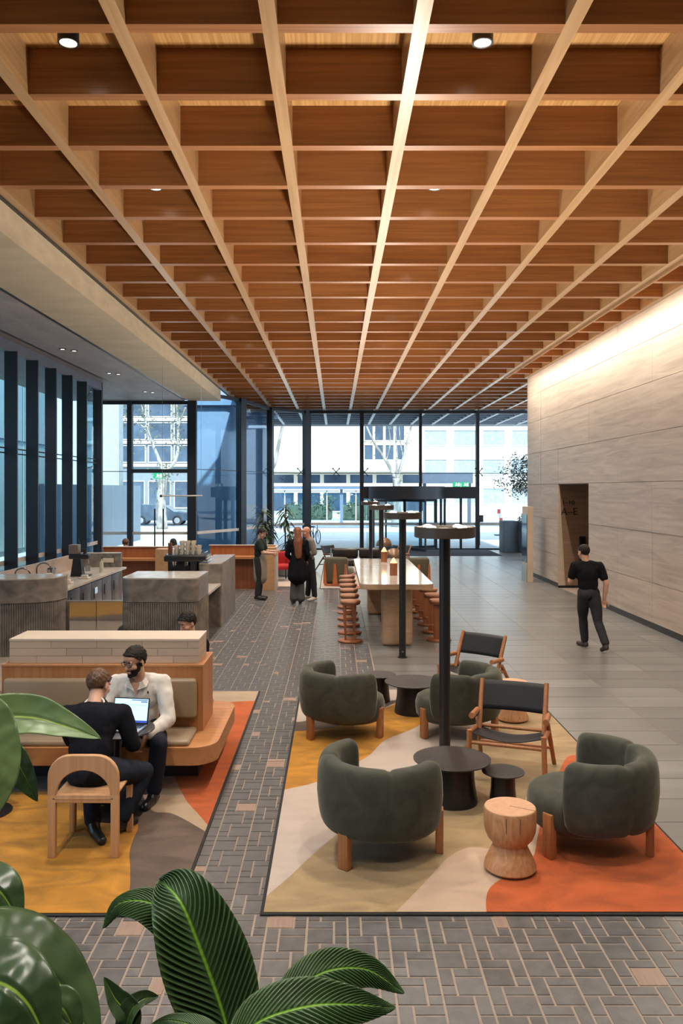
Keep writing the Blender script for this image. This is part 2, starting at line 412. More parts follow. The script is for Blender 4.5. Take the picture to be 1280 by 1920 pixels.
# ============================================================ BACK WALL, LEFT WALL BEHIND CAMERA
struct(MB().box(-12, 6.3, -4.6, -4.2, 0, 6.6).build('wall_back', mat('rear_plaster', (.12, .09, .07), None, .8), smooth=False))
struct(MB().box(-7.0, -3.9, -4.6, 23.0, 6.4, 6.62).box(-9.2, -3.9, 23.0, 27.9, 6.4, 6.62).build('ceiling', mat('cafe_roof', (.3, .3, .3), None, .8), smooth=False))
# ============================================================ CONCRETE BULKHEAD AND CAFE CEILING
CONC = mat('pale_board_concrete', (.58, .48, .33), (.47, .385, .265), .7, scale=(1.2, 2.5, 7), detail=6, bump=.12, bscale=(4, 9, 30))
CONC2 = mat('grey_set_plaster', (.40, .36, .36), (.29, .265, .27), .6, scale=(2.5, .9, 2), detail=7, dist=1.0)
YF = 27.8
bk = struct(MB().box(-5.02, -3.93, -4.2, YF, 5.63, 6.45).build('trim_1', CONC, smooth=False))
struct(MB().box(-3.93, -3.885, 2, 35, 6.0, 6.45).build('trim_2', BLACK, smooth=False))
c2 = struct(MB().box(-6.46, -5.16, -4.2, YF, 5.63, 5.8).box(-9.2, -6.46, -4.2, YF, 5.63, 5.8).box(-5.16, -5.02, -4.2, YF, 5.70, 5.8).build('ceiling', CONC2, smooth=False))
MB().box(-5.13, -5.05, 4, YF, 5.655, 5.70).build('slot_track', BLACK, c2, smooth=False)
MB().box(-6.40, -6.34, 4, 22.8, 5.622, 5.635).build('slot_diffuser', BLACK, c2, smooth=False)
for n, (y, w) in enumerate(((17.6, 'nearest'), (21.2, 'second'), (25.2, 'farthest'))):
    t = thing('recessed_downlight', 'small twin recessed downlight in the grey cafe ceiling, %s to the camera' % w, 'downlight', (-5.78, y, 5.63), 0, 'twin downlights over the cafe')
    for dx in (-.09, .09):
        MB().lathe([(.075, -.012), (.075, .0)], 18, (dx, dx*1.2, 0)).build('trim_ring', BLACK, t)
        MB().lathe([(.042, -.014), (0, -.014)], 18, (dx, dx*1.2, 0), caps=False).build('lens', emis('lamp_face_soft', (1, .86, .66), 2), t)
    s = spot('cafe_beam', (0, 0, -.06), 160, size=120, blend=.6, rad=.06); s.parent = t
# ============================================================ GLAZING
FRIT = mat('etched_band', (.62, .56, .50), None, .7)
def glazing(n, pts, z0, z1, posts, g=GLASS, transom=(3.3,), post_w=.16, head=.12):
    """panes between plan points with posts, head rail and the etched safety band"""
    w = struct(MB().box(0, .01, 0, .01, z0, z0+.01).build('window_%d' % n, DARKFR, smooth=False)); 
    w.data = MB().box(min(pts[0][0], pts[0][0]+.05), pts[0][0]+.06, pts[0][1]-.03, pts[0][1]+.03, z0, z1).mesh('end_post', DARKFR)
    for i in range(len(pts)-1):
        a, b = Vector((*pts[i], 0)), Vector((*pts[i+1], 0)); d = b-a; L = d.length; an = math.atan2(d.y, d.x)
        mx = Matrix.Translation(a) @ Matrix.Rotation(an, 4, 'Z')
        MB().box(0, L, -.008, .008, z0, z1, mx=mx).build('pane', g, w, smooth=False)
        MB().box(0, L, -.05, .05, z1-head, z1, mx=mx).build('head_rail', DARKFR, w, smooth=False)
        MB().box(0, L, -.04, .04, z0, z0+.06, mx=mx).build('sill_rail', DARKFR, w, smooth=False)
        MB().box(.05, L-.05, -.013, -.009, 1.06, 1.16, mx=mx).build('etched_band', FRIT, w, smooth=False)
        for tz in transom: MB().box(0, L, -.012, .012, tz-.012, tz+.012, mx=mx).build('transom', DARKFR, w, smooth=False)
        if posts[i]:
            pw = posts[i]; MB().box(L-pw/2, L+pw/2, -.12, .12, z0, z1, mx=mx).build('mullion', DARKFR, w, smooth=False)
    return w
YW = 35.25
glazing(1, [(-3.55, 30.6), (-2.72, 33.9), (-1.25, YW)], 0, ZB, (.26, .30), post_w=.2)
glazing(2, [(-1.25, YW), (1.13, YW), (3.67, YW), (6.14, YW), (9.2, YW)], 0, ZB, (.17, .12, .14, 0))
glazing(3, [(-4.9, YF), (-3.55, 30.6)], 0, 6.02, (.36,), GLASSB)
glazing(4, [(-8.6, YF), (-7.02, YF), (-4.9, YF)], 0, 5.63, (.16, .30), transom=(3.22,))
# spider clamps on the tall glass
for n, (x, w) in enumerate(((-1.5, 'left'), (.02, 'second'), (1.25, 'third'), (6.2, 'right'))):
    t = thing('spider_clamp', 'small black four-armed glass clamp, %s along the entrance glazing' % w, 'clamp', (x, YW-.06, 3.36), 0, 'glass clamps')
    m = MB()
    for sx in (-1, 1):
        for sz in (-1, 1): m.tube([(0, 0, 0), (.14*sx, 0, .15*sz)], .018, 8); m.ball((.14*sx, .03, .15*sz), .035, 10, 6)
    m.build('arms', BLACK, t)
# left glass wall with deep black fins
w5 = glazing(5, [(-6.72, 2.0), (-6.72, 23.0)], 0, 5.63, (.14,), GLASSB, transom=(3.45, 3.35))
for k in range(-9, 5):
    y = 16.45+1.15*k
    MB().box(-6.70, -6.44, y, y+.05, 0, 5.40).build('fin', mat('fin_black', (.008, .008, .012), None, .4), w5, smooth=False)
MB().box(-6.72, -6.60, 2, 23, 5.40, 5.63).build('head_box', mat('head_blue_grey', (.16, .18, .24), None, .5), w5, smooth=False)
glazing(6, [(-6.72, 23.0), (-8.6, YF)], 0, 5.63, (0,), GLASSB)
# glass door leaf in the cafe front
dr = struct(MB().box(-6.95, -4.99, YF-.06, YF+.06, 3.17, 3.30).build('door_2', DARKFR, smooth=False))
for x in (-6.15, -5.86):
    MB().tube([(x, YF-.14, .45), (x, YF-.14, 1.95)], .025, 10).build('pull_handle', BLACK, dr)
EXITG = emis('exit_green', (.03, .42, .2), .9)
def exit_sign(x, y, z, label):
    t = thing('exit_sign', label, 'sign', (x, y, z), 0)
    MB().rbox(-.17, .17, -.03, .03, -.10, .10, .01).build('case', EXITG, t)
    m = MB(); W = emis('exit_white', (1, 1, 1), 1.2)
    m.ball((-.02, -.034, .055), (.018, .004, .018), 8, 6); m.box(-.04, 0, -.036, -.031, -.02, .035)
    m.tube([(-.02, -.034, -.01), (-.06, -.034, -.06)], .012, 6); m.tube([(-.02, -.034, -.01), (.02, -.034, -.06)], .012, 6); m.tube([(-.02, -.034, .025), (.03, -.034, .01)], .01, 6)
    m.box(.06, .12, -.036, -.031, -.07, .06)
    m.build('running_figure', W, t)
exit_sign(-6.05, YF-.03, 3.075, 'green running-figure exit sign over the cafe door')
exit_sign(5.55, YW-.4, 2.82, 'green running-figure exit sign on top of the revolving door')
exit_sign(5.18, YW-.4, 2.82, 'smaller green exit sign left of its twin on the revolving door')
# revolving door
rv = struct(MB().lathe([(1.72, 2.2), (1.72, 2.74), (0, 2.74)], 40, (3.0, YW, 0)).build('door_1', DARKFR))
MB().box(1.2, 6.1, YW-.45, YW+.3, 2.22, 2.72).build('header_box', DARKFR, rv, smooth=False)
MB().lathe([(1.68, 2.205), (0, 2.205)], 40, (3.0, YW, 0)).build('soffit', DARKFR, rv)
for a0, a1 in ((R(150), R(210)), (R(-30), R(30))):
    MB().lathe([(1.68, 0), (1.68, 2.2)], 10, (3.0, YW, 0), a0=a0, a1=a1).build('drum_glass', GLASS, rv)
    for a in (a0, a1): MB().tube([(3+1.68*math.cos(a), YW+1.68*math.sin(a), 0), (3+1.68*math.cos(a), YW+1.68*math.sin(a), 2.2)], .055, 8).build('drum_post', DARKFR, rv)
for k in range(4):
    a = R(28+90*k); mx = Matrix.Translation((3, YW, 0)) @ Matrix.Rotation(a, 4, 'Z')
    lf = MB().box(.06, 1.6, -.03, .03, 2.08, 2.18, mx=mx).box(.06, 1.6, -.03, .03, .02, .14, mx=mx).box(1.54, 1.6, -.03, .03, .1, 2.1, mx=mx).build('door_leaf', DARKFR, rv, smooth=False)
    MB().box(.06, 1.55, -.006, .006, .12, 2.1, mx=mx).build('leaf_pane', GLASS, rv, smooth=False)
MB().tube([(3, YW, 0), (3, YW, 2.2)], .06, 10).build('centre_post', DARKFR, rv)
for x in (4.72, 5.42, 6.1): MB().box(x-.045, x+.045, YW-.08, YW+.08, 0, 2.24).build('side_post', DARKFR, rv, smooth=False)
mt = MB().rbox(1.45, 6.55, 31.9, 35.1, 0, .018, .008).build('entrance_mat', mat('charcoal_mat', (.03, .032, .045), (.02, .02, .03), .9, scale=(40, 40, 40)))
tag(mt, 'dark charcoal entrance mat in front of the revolving door', 'mat')
# ============================================================ OUTSIDE
PALE = mat('footpath_stone', (.60, .60, .58), (.5, .5, .49), .8, scale=(1, 1, 1))
struct(MB().box(-60, 60, 35.5, 58, -.3, -.02).box(-60, -4.0, 28.0, 35.5, -.3, -.02).box(-60, -12, -5, 28, -.3, -.02).build('footpath', PALE, smooth=False))
struct(MB().box(-60, 60, 58, 68, -.35, -.10).build('road', mat('asphalt', (.17, .19, .21), (.13, .15, .17), .85), smooth=False))
struct(MB().box(-60, 60, 68, 200, -.3, -.02).build('far_footpath', PALE, smooth=False))
WIN = mat('street_window', (.07, .11, .17), (.03, .05, .08), .15, scale=(.6, .6, .6))
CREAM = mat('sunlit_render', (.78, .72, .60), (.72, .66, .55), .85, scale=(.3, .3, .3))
BLUEC = mat('blue_grey_concrete', (.20, .27, .33), (.16, .22, .28), .8, scale=(.4, .4, .4))  # blue-grey is the concrete's own colour
def building(name, label, x0, x1, y, z1, wallm, wins, frame=None, depth=10, pane=None):
    t = thing(name, label, 'building', ((x0+x1)/2, y, 0))
    cx = (x0+x1)/2
    MB().box(x0-cx, x1-cx, 0, depth, -.1, z1).build('wall', wallm, t, smooth=False)
    for (a, b, c, d) in wins:
        w = MB().box(a-cx-.08, b-cx+.08, -.10, 0, c-.1, c).box(a-cx-.08, b-cx+.08, -.10, 0, d, d+.1).box(a-cx-.08, a-cx, -.08, 0, c, d).box(b-cx, b-cx+.08, -.08, 0, c, d).build('window', frame or wallm, t, smooth=False)
        MB().box(a-cx, b-cx, -.02, .01, c, d).build('pane', pane or WIN, w, smooth=False)
    return t
wins = [(2.7+.98*i, 3.45+.98*i, z, z+1.35) for i in range(4) for z in (5.4, 7.2)]
wins += [(-6.0+2.45*i, -3.9+2.45*i, 3.2, 4.0) for i in range(6)] + [(-6.0+2.45*i, -3.9+2.45*i, .6, 2.3) for i in range(6)]
wins += [(.2+1.2*i, .9+1.2*i, 9.6, 11.2) for i in range(6)]
b1 = building('rendered_building', 'cream rendered building across the street behind the tram stop', -7.5, 8.2, 76, 15, CREAM, wins)
MB().box(-7.8, 7.8, -1.2, 0, 4.25, 4.65).build('awning', mat('awning_pale', (.55, .6, .62), None, .8), b1, smooth=False)
wins = [(9.2+3*i, 11.4+3*i, z, z+1.5) for i in range(4) for z in (1.2, 4.2, 7.2)]
building('pale_building', 'pale blue-grey building beyond the bus shelter across the street', 8.4, 22, 84, 13, mat('pale_blue_render', (.58, .60, .60), None, .85), wins, pane=mat('pale_street_window', (.30, .36, .42), (.2, .26, .32), .2))
wins = [(-24+2.6*i, -21.8+2.6*i, z, z+1.6) for i in range(4) for z in (5.4, 7.7, 10.0, 12.3)] + [(-24+2.6*i, -21.9+2.6*i, .8, 3.4) for i in range(4)]
b3 = building('office_block', 'blue-grey office block with white bands behind the cafe door', -26, -13.6, 82, 16, mat('office_grey_shaded', (.17, .22, .26), None, .7), wins, mat('white_band', (.6, .6, .58), None, .7))  # wall grey darkened in colour so the block reads as shaded
for z in (4.9, 7.2, 9.5, 11.8): MB().box(-6.2, 6.2, -.25, -.05, z, z+.32).build('spandrel', MATS['white_band'], b3, smooth=False)
building('far_building', 'narrow pale building seen right of the street tree by the cafe', -12.6, -8.6, 96, 10, mat('pale_render_far', (.6, .6, .56), None, .8), [(-12.2+1.2*i, -11.5+1.2*i, z, z+1.4) for i in range(3) for z in (1, 4, 7)])
# blue concrete columns standing outside the splayed glass
for nm, lab, x0, x1, y0, y1 in (('concrete_column', 'broad blue-painted concrete column outside the splayed glass', -5.75, -4.05, 32, 33.6),
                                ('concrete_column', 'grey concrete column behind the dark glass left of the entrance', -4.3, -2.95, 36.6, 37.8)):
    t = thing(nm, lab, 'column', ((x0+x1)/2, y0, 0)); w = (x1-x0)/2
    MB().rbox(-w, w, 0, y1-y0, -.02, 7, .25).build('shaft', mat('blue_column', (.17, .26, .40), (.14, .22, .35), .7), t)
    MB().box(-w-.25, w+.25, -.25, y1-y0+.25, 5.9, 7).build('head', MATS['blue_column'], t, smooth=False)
# grooved concrete wall beside the cafe door
gw = thing('grooved_wall', 'grey concrete boundary wall with vertical grooves outside the cafe', 'wall', (-10.2, 37, 0))
MB().box(-.3, 0, -9, 5.4, -.02, 2.75).build('core', mat('wall_groove', (.10, .13, .16), None, .8), gw, smooth=False)
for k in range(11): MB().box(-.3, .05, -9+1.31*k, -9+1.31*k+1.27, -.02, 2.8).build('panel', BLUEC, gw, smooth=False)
lw = thing('lane_wall', 'tall grey concrete wall outside the finned side glass', 'wall', (-13.0, 20, 0))
MB().box(-.4, 0, -16, 18, -.02, 9).build('core', mat('lane_concrete', (.30, .40, .40), (.22, .31, .34), .8, scale=(.5, .5, .2)), lw, smooth=False)
for k in range(9): MB().box(0, .06, -15+3.6*k, -11.6+3.6*k, .2, 4.4).box(0, .06, -15+3.6*k, -11.6+3.6*k, 4.6, 8.6).build('panel', mat('lane_panel', (.34, .43, .42), (.25, .34, .36), .8, scale=(.4, .4, .3), rnd=.25), lw, smooth=False)
cp = thing('corner_pier', 'tall pale concrete pier beside the grooved wall', 'pier', (-11.0, 40, 0))
MB().box(-.6, .35, 0, .8, -.02, 9).build('shaft', mat('pale_pier', (.34, .40, .41), None, .8), cp, smooth=False)
# tram stop
ts = thing('tram_stop', 'glazed tram stop shelter with blue frame across the footpath', 'shelter', (-1.5, 56, 0))
BLUEF = mat('shelter_blue', (.10, .17, .28), None, .5); WHITEF = mat('shelter_white', (.7, .72, .72), None, .5)
MB().box(-3.4, 4.1, -.5, .5, 2.62, 2.82).build('roof', BLUEF, ts, smooth=False)
MB().box(-3.4, 4.1, -.55, -.5, 2.82, 2.95).build('fascia', WHITEF, ts, smooth=False)
for x in (-3.3, 1.9, 4.0): MB().box(x-.1, x+.1, -.1, .1, 0, 2.62).build('post', BLUEF, ts, smooth=False)
for x in (-2.0, -.4, .9, 2.9): MB().box(x-.03, x+.03, -.03, .03, .3, 2.6).build('mullion', WHITEF, ts, smooth=False)
for x0, x1 in ((-3.2, 1.75), (2.05, 3.95)):
    MB().box(x0, x1, -.01, .01, .4, 2.5).build('pane', GLASSB, ts, smooth=False)
    MB().box(x0, x1, -.03, .03, 2.46, 2.54).box(x0, x1, -.03, .03, .34, .42).build('rail', WHITEF, ts, smooth=False)
MB().box(-3.3, 4.0, -.4, .4, .0, .22).build('platform', mat('platform_blue', (.16, .24, .36), None, .6), ts, smooth=False)
# bus shelter
bs = thing('bus_shelter', 'dark blue bus shelter right of the bare street tree', 'shelter', (8.2, 60, 0))
MB().box(-1.8, 1.8, -.8, .8, 3.05, 3.85).build('roof', mat('bus_shelter_dark', (.06, .09, .14), None, .5), bs, smooth=False)
for x in (-1.65, 1.65): MB().box(x-.12, x+.12, -.1, .1, 0, 3.05).build('post', MATS['bus_shelter_dark'], bs, smooth=False)
# hedge and street trees
BARK = mat('plane_bark', (.30, .30, .28), (.15, .155, .15), .9, scale=(3, 3, 1.2), detail=3, p=(.42, .55))
LEAF = mat('street_leaf', (.10, .13, .08), (.05, .07, .045), .7, scale=(2, 2, 2))
def leaf_cloud(pts, n, size, rad, m, name, parent, flat=1.0):
    b = MB()
    for _ in range(n):
        c = random.choice(pts); p = Vector(c)+Vector((random.gauss(0, rad), random.gauss(0, rad), random.gauss(0, rad*flat)))
        s = size*random.uniform(.6, 1.3); u = Vector((random.gauss(0, 1), random.gauss(0, 1), random.gauss(0, 1))).normalized()
        w = u.orthogonal().normalized(); q = u.cross(w)
        b.add([p-u*s, p+w*s*.42, p+u*s, p-w*s*.42], [(0, 1, 2, 3)])
    o = b.build(name, m, parent, smooth=False); o['kind'] = 'stuff'
    return o
def street_tree(x, y, label, branches, leaves=0):
    t = thing('street_tree', label, 'tree', (x, y, 0)); ends = []
    for pts, r0, r1 in branches:
        pp = spline3(pts, 5); n = len(pp)
        MB().tube(pp, [r0+(r1-r0)*i/(n-1) for i in range(n)], 10).build('trunk' if r0 > .15 else 'branch', BARK, t, smooth=True)
        ends += pp[n//2:]
    if leaves: leaf_cloud(ends, leaves, .12, .45, LEAF, 'leaves', t)
    return t
def spline3(pts, n=5):
    out = []; m = len(pts)
    for i in range(m-1):
        g = lambda k: np.array(pts[max(0, min(m-1, k))], float)
        p0, p1, p2, p3 = g(i-1), g(i), g(i+1), g(i+2)
        for j in range(n):
            t = j/n; out.append(tuple(.5*((2*p1)+(-p0+p2)*t+(2*p0-5*p1+4*p2-p3)*t*t+(-p0+3*p1-3*p2+p3)*t**3)))
    out.append(tuple(pts[-1])); return out
street_tree(4.25, 57, 'bare plane tree forking above the revolving door', [([(0, 0, -.02), (.05, 0, 2), (0, 0, 3.4)], .36, .26),
    ([(0, 0, 3.3), (-.7, .1, 4.6), (-1.6, .2, 6.0), (-2.3, .2, 7.6)], .14, .05), ([(0, 0, 3.3), (.5, 0, 4.8), (.95, .1, 6.6), (1.3, .1, 8.2)], .14, .05),
    ([(0, 0, 3.4), (.05, .2, 5.0), (-.1, .4, 7.6)], .10, .03), ([(.5, 0, 4.8), (.3, .3, 6), (.2, .3, 7.8)], .06, .02), ([(-.7, .1, 4.6), (-.4, .3, 6), (-.6, .3, 7.4)], .05, .02)], 120)
street_tree(-4.35, 50, 'bare plane tree forking outside the glass left of the entrance', [([(-.4, 0, -.02), (-.2, 0, 1.6), (0, 0, 3.0), (.15, 0, 3.7)], .32, .22),
    ([(.1, 0, 3.6), (.6, 0, 4.2), (.85, 0, 5.4), (1.3, 0, 7.5)], .16, .08), ([(.1, 0, 3.6), (.1, 0, 4.6), (.15, 0, 6.2), (.3, 0, 8)], .16, .08)], 0)
street_tree(-11.6, 54, 'pale plane tree with leafy crown outside the cafe door', [([(.1, 0, -.02), (0, 0, 1.6), (.1, 0, 3.0), (.25, 0, 4.0)], .38, .26),
    ([(.2, 0, 3.8), (-.3, 0, 5.0), (-.9, .1, 6.6), (-1.4, .2, 8.6)], .15, .05), ([(.2, 0, 3.8), (1.0, 0, 4.6), (1.15, 0, 6.4), (1.0, 0, 9)], .15, .06),
    ([(1.1, 0, 6.6), (1.6, .1, 8.0), (2.2, .2, 9)], .07, .03), ([(-.9, .1, 6.6), (-2.2, .1, 7.4), (-3.2, 0, 7.9)], .07, .02)], 900)
for x, y, lab, c in ((3, 69.5, 'clipped green hedge behind the tram stop', 8), (-2.2, 70.5, 'loose green hedge at the left of the tram stop', 6)):
    t = thing('street_hedge', lab, 'hedge', (x, y, 0))
    MB().rbox(-c*.32, c*.32, -.3, .3, -.02, 1.3, .2).build('core', LEAF, t)
    leaf_cloud([(random.uniform(-c*.32, c*.32), random.uniform(-.3, .3), random.uniform(.3, 1.9)) for _ in range(40)], 500, .16, .2, LEAF, 'leaves', t)
# car on the road
def car(x, y, label):
    t = thing('parked_car', label, 'car', (x, y, -.1)); PAINT = mat('car_blue', (.035, .075, .12), (.025, .055, .09), .25, coat=.6)
    side = [(-2.1, .35), (2.2, .35), (2.3, .62), (2.15, .9), (1.15, 1.02), (.45, 1.5), (-1.6, 1.58), (-2.15, 1.1), (-2.2, .7)]
    mx = Matrix(((1, 0, 0, 0), (0, 0, -1, 0), (0, 1, 0, 0), (0, 0, 0, 1)))
    MB().prism(side, -.9, .9, mx=mx).build('body', PAINT, t, smooth=False)
    MB().prism([(.95, 1.02), (.42, 1.42), (-.5, 1.46), (-.5, 1.02)], -.905, .905, mx=mx).build('side_window', WIN, t, smooth=False)
    MB().prism([(-.6, 1.02), (-.6, 1.46), (-1.5, 1.48), (-1.8, 1.02)], -.905, .905, mx=mx).build('side_window', WIN, t, smooth=False)
    for wx in (-1.35, 1.4):
        for sy in (-.84, .84):
            m2 = Matrix.Translation((wx, sy, .36)) @ Matrix.Rotation(PI/2, 4, 'X')
            w = MB().lathe([(.36, -.11), (.36, .11)], 24, mx=m2).build('wheel', mat('tyre', (.03, .03, .035), None, .8), t)
            MB().lathe([(.22, -.12), (.22, .12)], 16, mx=m2).build('hub', mat('alloy', (.6, .6, .6), None, .3, 1), w)
    MB().rbox(2.1, 2.28, -.8, -.45, .72, .86, .02).build('headlight', mat('headlight_clear', (.8, .8, .8), None, .1), t)
car(-13.4, 62.5, 'dark blue car on the road outside the cafe door')
# bicycle leaning by the glass
bi = thing('bicycle', 'blue-grey bicycle parked outside the entrance glazing', 'bicycle', (-1.0, 38.6, -.02), R(72))
BK = mat('bike_frame', (.10, .15, .2), None, .4); TY = MATS['tyre']
for wx in (-.5, .52):
    w = MB().tube([(wx+.33*math.cos(a), 0, .35+.33*math.sin(a)) for a in np.linspace(0, 2*PI, 25)], .022, 6).build('wheel', TY, bi)
    m = MB()
    for k in range(12): a = 2*PI*k/12; m.tube([(wx, 0, .35), (wx+.32*math.cos(a), 0, .35+.32*math.sin(a))], .004, 4)
    m.build('spokes', MATS['alloy'], w)
MB().tube([(-.5, 0, .35), (-.1, 0, .32), (.38, 0, .8), (-.18, 0, .78), (-.1, 0, .32)], .018, 8).tube([(-.5, 0, .35), (-.18, 0, .78)], .014, 8).tube([(.52, 0, .35), (.36, 0, .95)], .018, 8).build('frame', BK, bi)
MB().tube([(.3, -.25, 1.0), (.4, 0, .96), (.3, .25, 1.0)], .013, 8).build('handlebar', BLACK, bi)
MB().rbox(-.32, -.06, -.07, .07, .84, .9, .02).build('saddle', BLACK, bi)
MB().tube([(-.18, 0, .78), (-.2, 0, .86)], .013, 6).build('seat_post', BLACK, bi)
# footpath signs and barrier
bp = thing('barrier_board', 'red and white striped barrier board leaning outside the glass', 'barrier', (9.4, 46.5, -.02)); 
RW = [mat('barrier_red', (.7, .08, .05), None, .5), mat('barrier_white', (.85, .82, .78), None, .5)]
for k in range(6): MB().box(-.16+.06*k, .02+.06*k, -.02, .02, 1.5-.25*k-.25, 1.5-.25*k).build('stripe', RW[k % 2], bp, smooth=False)
MB().box(-.3, .5, -.25, .25, 0, .06).build('foot', BLACK, bp, smooth=False)
sp = thing('sign_post', 'small dark sign on a thin post outside right of the entrance', 'sign', (6.75, 38.2, -.02))
MB().tube([(0, 0, 0), (0, 0, 1.1)], .035, 8).build('post', BLACK, sp); MB().box(-.18, .18, -.03, .03, 1.1, 1.42).build('board', BLACK, sp, smooth=False)
bo = thing('street_light', 'grey street light pole outside the cafe door', 'pole', (-11.6, 46, -.02))
MB().tube([(0, 0, 0), (0, 0, 9)], .11, 12).build('pole', BLUEC, bo); MB().tube([(0, 0, 0), (0, 0, 1.2)], .16, 12).build('sleeve', BLUEC, bo)
fe = thing('street_fence', 'white slatted fence beyond the street light pole', 'fence', (-13.2, 52, -.02))
for k in range(7): MB().box(-.55+.18*k, -.47+.18*k, -.03, .03, 0, 1.9).build('slat', WHITEF, fe, smooth=False)
MB().box(-.6, .65, .03, .06, 1.75, 1.85).build('rail', WHITEF, fe, smooth=False)
# ============================================================ RUGS
def pile(name, c, v=.25): return mat('pile_'+name, c, tuple(x*(1-v) for x in c), .95, scale=(2.2, 5, 5), detail=7, p=(.34, .66), dist=1.2, sheen=.25, bump=.35, bscale=(140, 140, 140))
MUST = pile('mustard', (.54, .235, .02), .45); GREYC = pile('oyster', (.48, .40, .335), .12); TAN = pile('tan', (.40, .28, .14), .32)
PINK = pile('blush', (.53, .385, .275), .16); ORNG = pile('terracotta', (.52, .10, .022), .36); BRWN = pile('umber', (.135, .09, .066), .45); BEIGE = pile('sand', (.42, .31, .20), .15)
def clip_poly(poly, r):
    def clip(p, ax, val, keep_less):
        out = []
        for i in range(len(p)):
            a, b = p[i], p[(i+1) % len(p)]
            ia = (a[ax] <= val) if keep_less else (a[ax] >= val); ib = (b[ax] <= val) if keep_less else (b[ax] >= val)
            if ia: out.append(a)
            if ia != ib:
                t = (val-a[ax])/(b[ax]-a[ax]); out.append((a[0]+(b[0]-a[0])*t, a[1]+(b[1]-a[1])*t))
        return out
    for ax, val, less in ((0, r[0], False), (0, r[1], True), (1, r[2], False), (1, r[3], True)): poly = clip(poly, ax, val, less)
    return poly
def rug(label, r, base, areas, group=None):
    cx, cy = (r[0]+r[1])/2, (r[2]+r[3])/2
    t = thing('area_rug', label, 'rug', (cx, cy, 0), 0, group)
    MB().rbox(r[0]-cx, r[1]-cx, r[2]-cy, r[3]-cy, 0, .012, .005).build('binding', mat('rug_binding', (.012, .012, .012), None, .8), t)
    e = .022; rr = (r[0]+e, r[1]-e, r[2]+e, r[3]-e)
    MB().prism([(rr[0]-cx, rr[2]-cy), (rr[1]-cx, rr[2]-cy), (rr[1]-cx, rr[3]-cy), (rr[0]-cx, rr[3]-cy)], .004, .0135).build('pile_field', base, t, smooth=False)
    for n, (m, poly) in enumerate(areas):
        p = clip_poly(poly, rr); p = [(x-cx, y-cy) for x, y in p]
        A = sum(p[i][0]*p[(i+1) % len(p)][1]-p[(i+1) % len(p)][0]*p[i][1] for i in range(len(p)))
        if A < 0: p = p[::-1]
        # triangulated so concave outlines stay clean
        from mathutils.geometry import tessellate_polygon
        zt = .0142+.0006*n; V = [(x, y, zt) for x, y in p]+[(x, y, .004) for x, y in p]; k = len(p)
        tri = [tuple(q) for q in tessellate_polygon([[Vector((x, y, 0)) for x, y in p]])]
        tri = [q if (Vector(V[q[1]])-Vector(V[q[0]])).cross(Vector(V[q[2]])-Vector(V[q[0]])).z > 0 else q[::-1] for q in tri]
        b = MB(); b.add(V, tri+[(i, k+i, k+(i+1) % k, (i+1) % k) for i in range(k)]); b.build('pile_area', m, t, smooth=False)
    return t
def gp(*pts, n=6): return [tuple(p) for p in spline([G(*p) for p in pts], n)]
a_must = gp((520, 1486), (590, 1470), (640, 1445), (690, 1420), (722, 1390), (775, 1368), (815, 1342), (860, 1318), (870, 1300))+gp((760, 1312), (700, 1340), (640, 1362), (590, 1371), (540, 1374))
a_tan = gp((490, 1692), (540, 1650), (590, 1603), (640, 1562), (720, 1510), (790, 1462), (850, 1418), (905, 1372), (960, 1330), (1000, 1290))+[(3, 10.8), (3, 4.5), (-1, 4.5)]
a_pink = gp((735, 1722), (800, 1655), (840, 1612), (880, 1593), (930, 1596), (962, 1590), (985, 1540), (985, 1500), (1010, 1474), (1060, 1450), (1085, 1425), (1120, 1405))+[(3, 7.2), (3, 4.5), (0, 4.5)]
a_or = gp((913, 1725), (911, 1690), (922, 1665), (960, 1640), (998, 1612), (1008, 1570), (1020, 1520), (1040, 1470), (1062, 1424), (1090, 1420), (1130, 1428))+[(3, 7.2), (3, 4.5)]
a_brw = gp((520, 1350), (560, 1356), (600, 1345), (650, 1330), (720, 1318), (800, 1306), (850, 1298))+gp((870, 1296), (760, 1314), (700, 1340), (640, 1362), (590, 1371), (520, 1374))
rug('multicoloured rug with black edge under the green armchairs', RUG_R, GREYC, [(MUST, a_must), (BRWN, a_brw), (TAN, a_tan), (PINK, a_pink), (ORNG, a_or)], 'rugs under the front seating')
l_or = gp((500, 1316), (440, 1318), (400, 1326), (372, 1350), (345, 1395), (326, 1440), (332, 1470), (350, 1505), (372, 1530), (394, 1556))+[(-.5, 6.2), (-.5, 10)]
l_bei = gp((250, 1440), (262, 1480), (284, 1522), (320, 1528), (355, 1545), (400, 1572))+[(-.5, 6), (-.5, 7.5)]+gp((330, 1430), (300, 1420))
l_must = gp((205, 1730), (232, 1705), (243, 1670), (244, 1635), (243, 1600), (252, 1572), (259, 1555), (252, 1541), (238, 1535), (215, 1520), (190, 1500), (140, 1490), (60, 1488), (-40, 1492), (-200, 1500))+[(-6, 6.5), (-6, 4.5)]
rug('multicoloured rug with black edge under the timber bench', RUG_L, BRWN, [(BEIGE, [(-1.6, 9.2), (-.5, 9.2), (-.5, 11), (-3, 11)]), (BEIGE, l_bei), (ORNG, l_or), (MUST, l_must), (MUST, [(-4.4, 7.6), (-4.2, 9.6), (-5.5, 10.2), (-7.5, 10.4), (-7.5, 8.4), (-6, 8.0)])], 'rugs under the front seating')
rug('pale rug with white edge under the far lounge', (-.42, 2.6, 21.3, 29.5), GREYC, [(PINK, [(-.3, 22), (.8, 22.5), (1.2, 24), (-.3, 25)]), (ORNG, [(.3, 21.4), (2.4, 21.4), (2.4, 23), (1.2, 22.6)])])
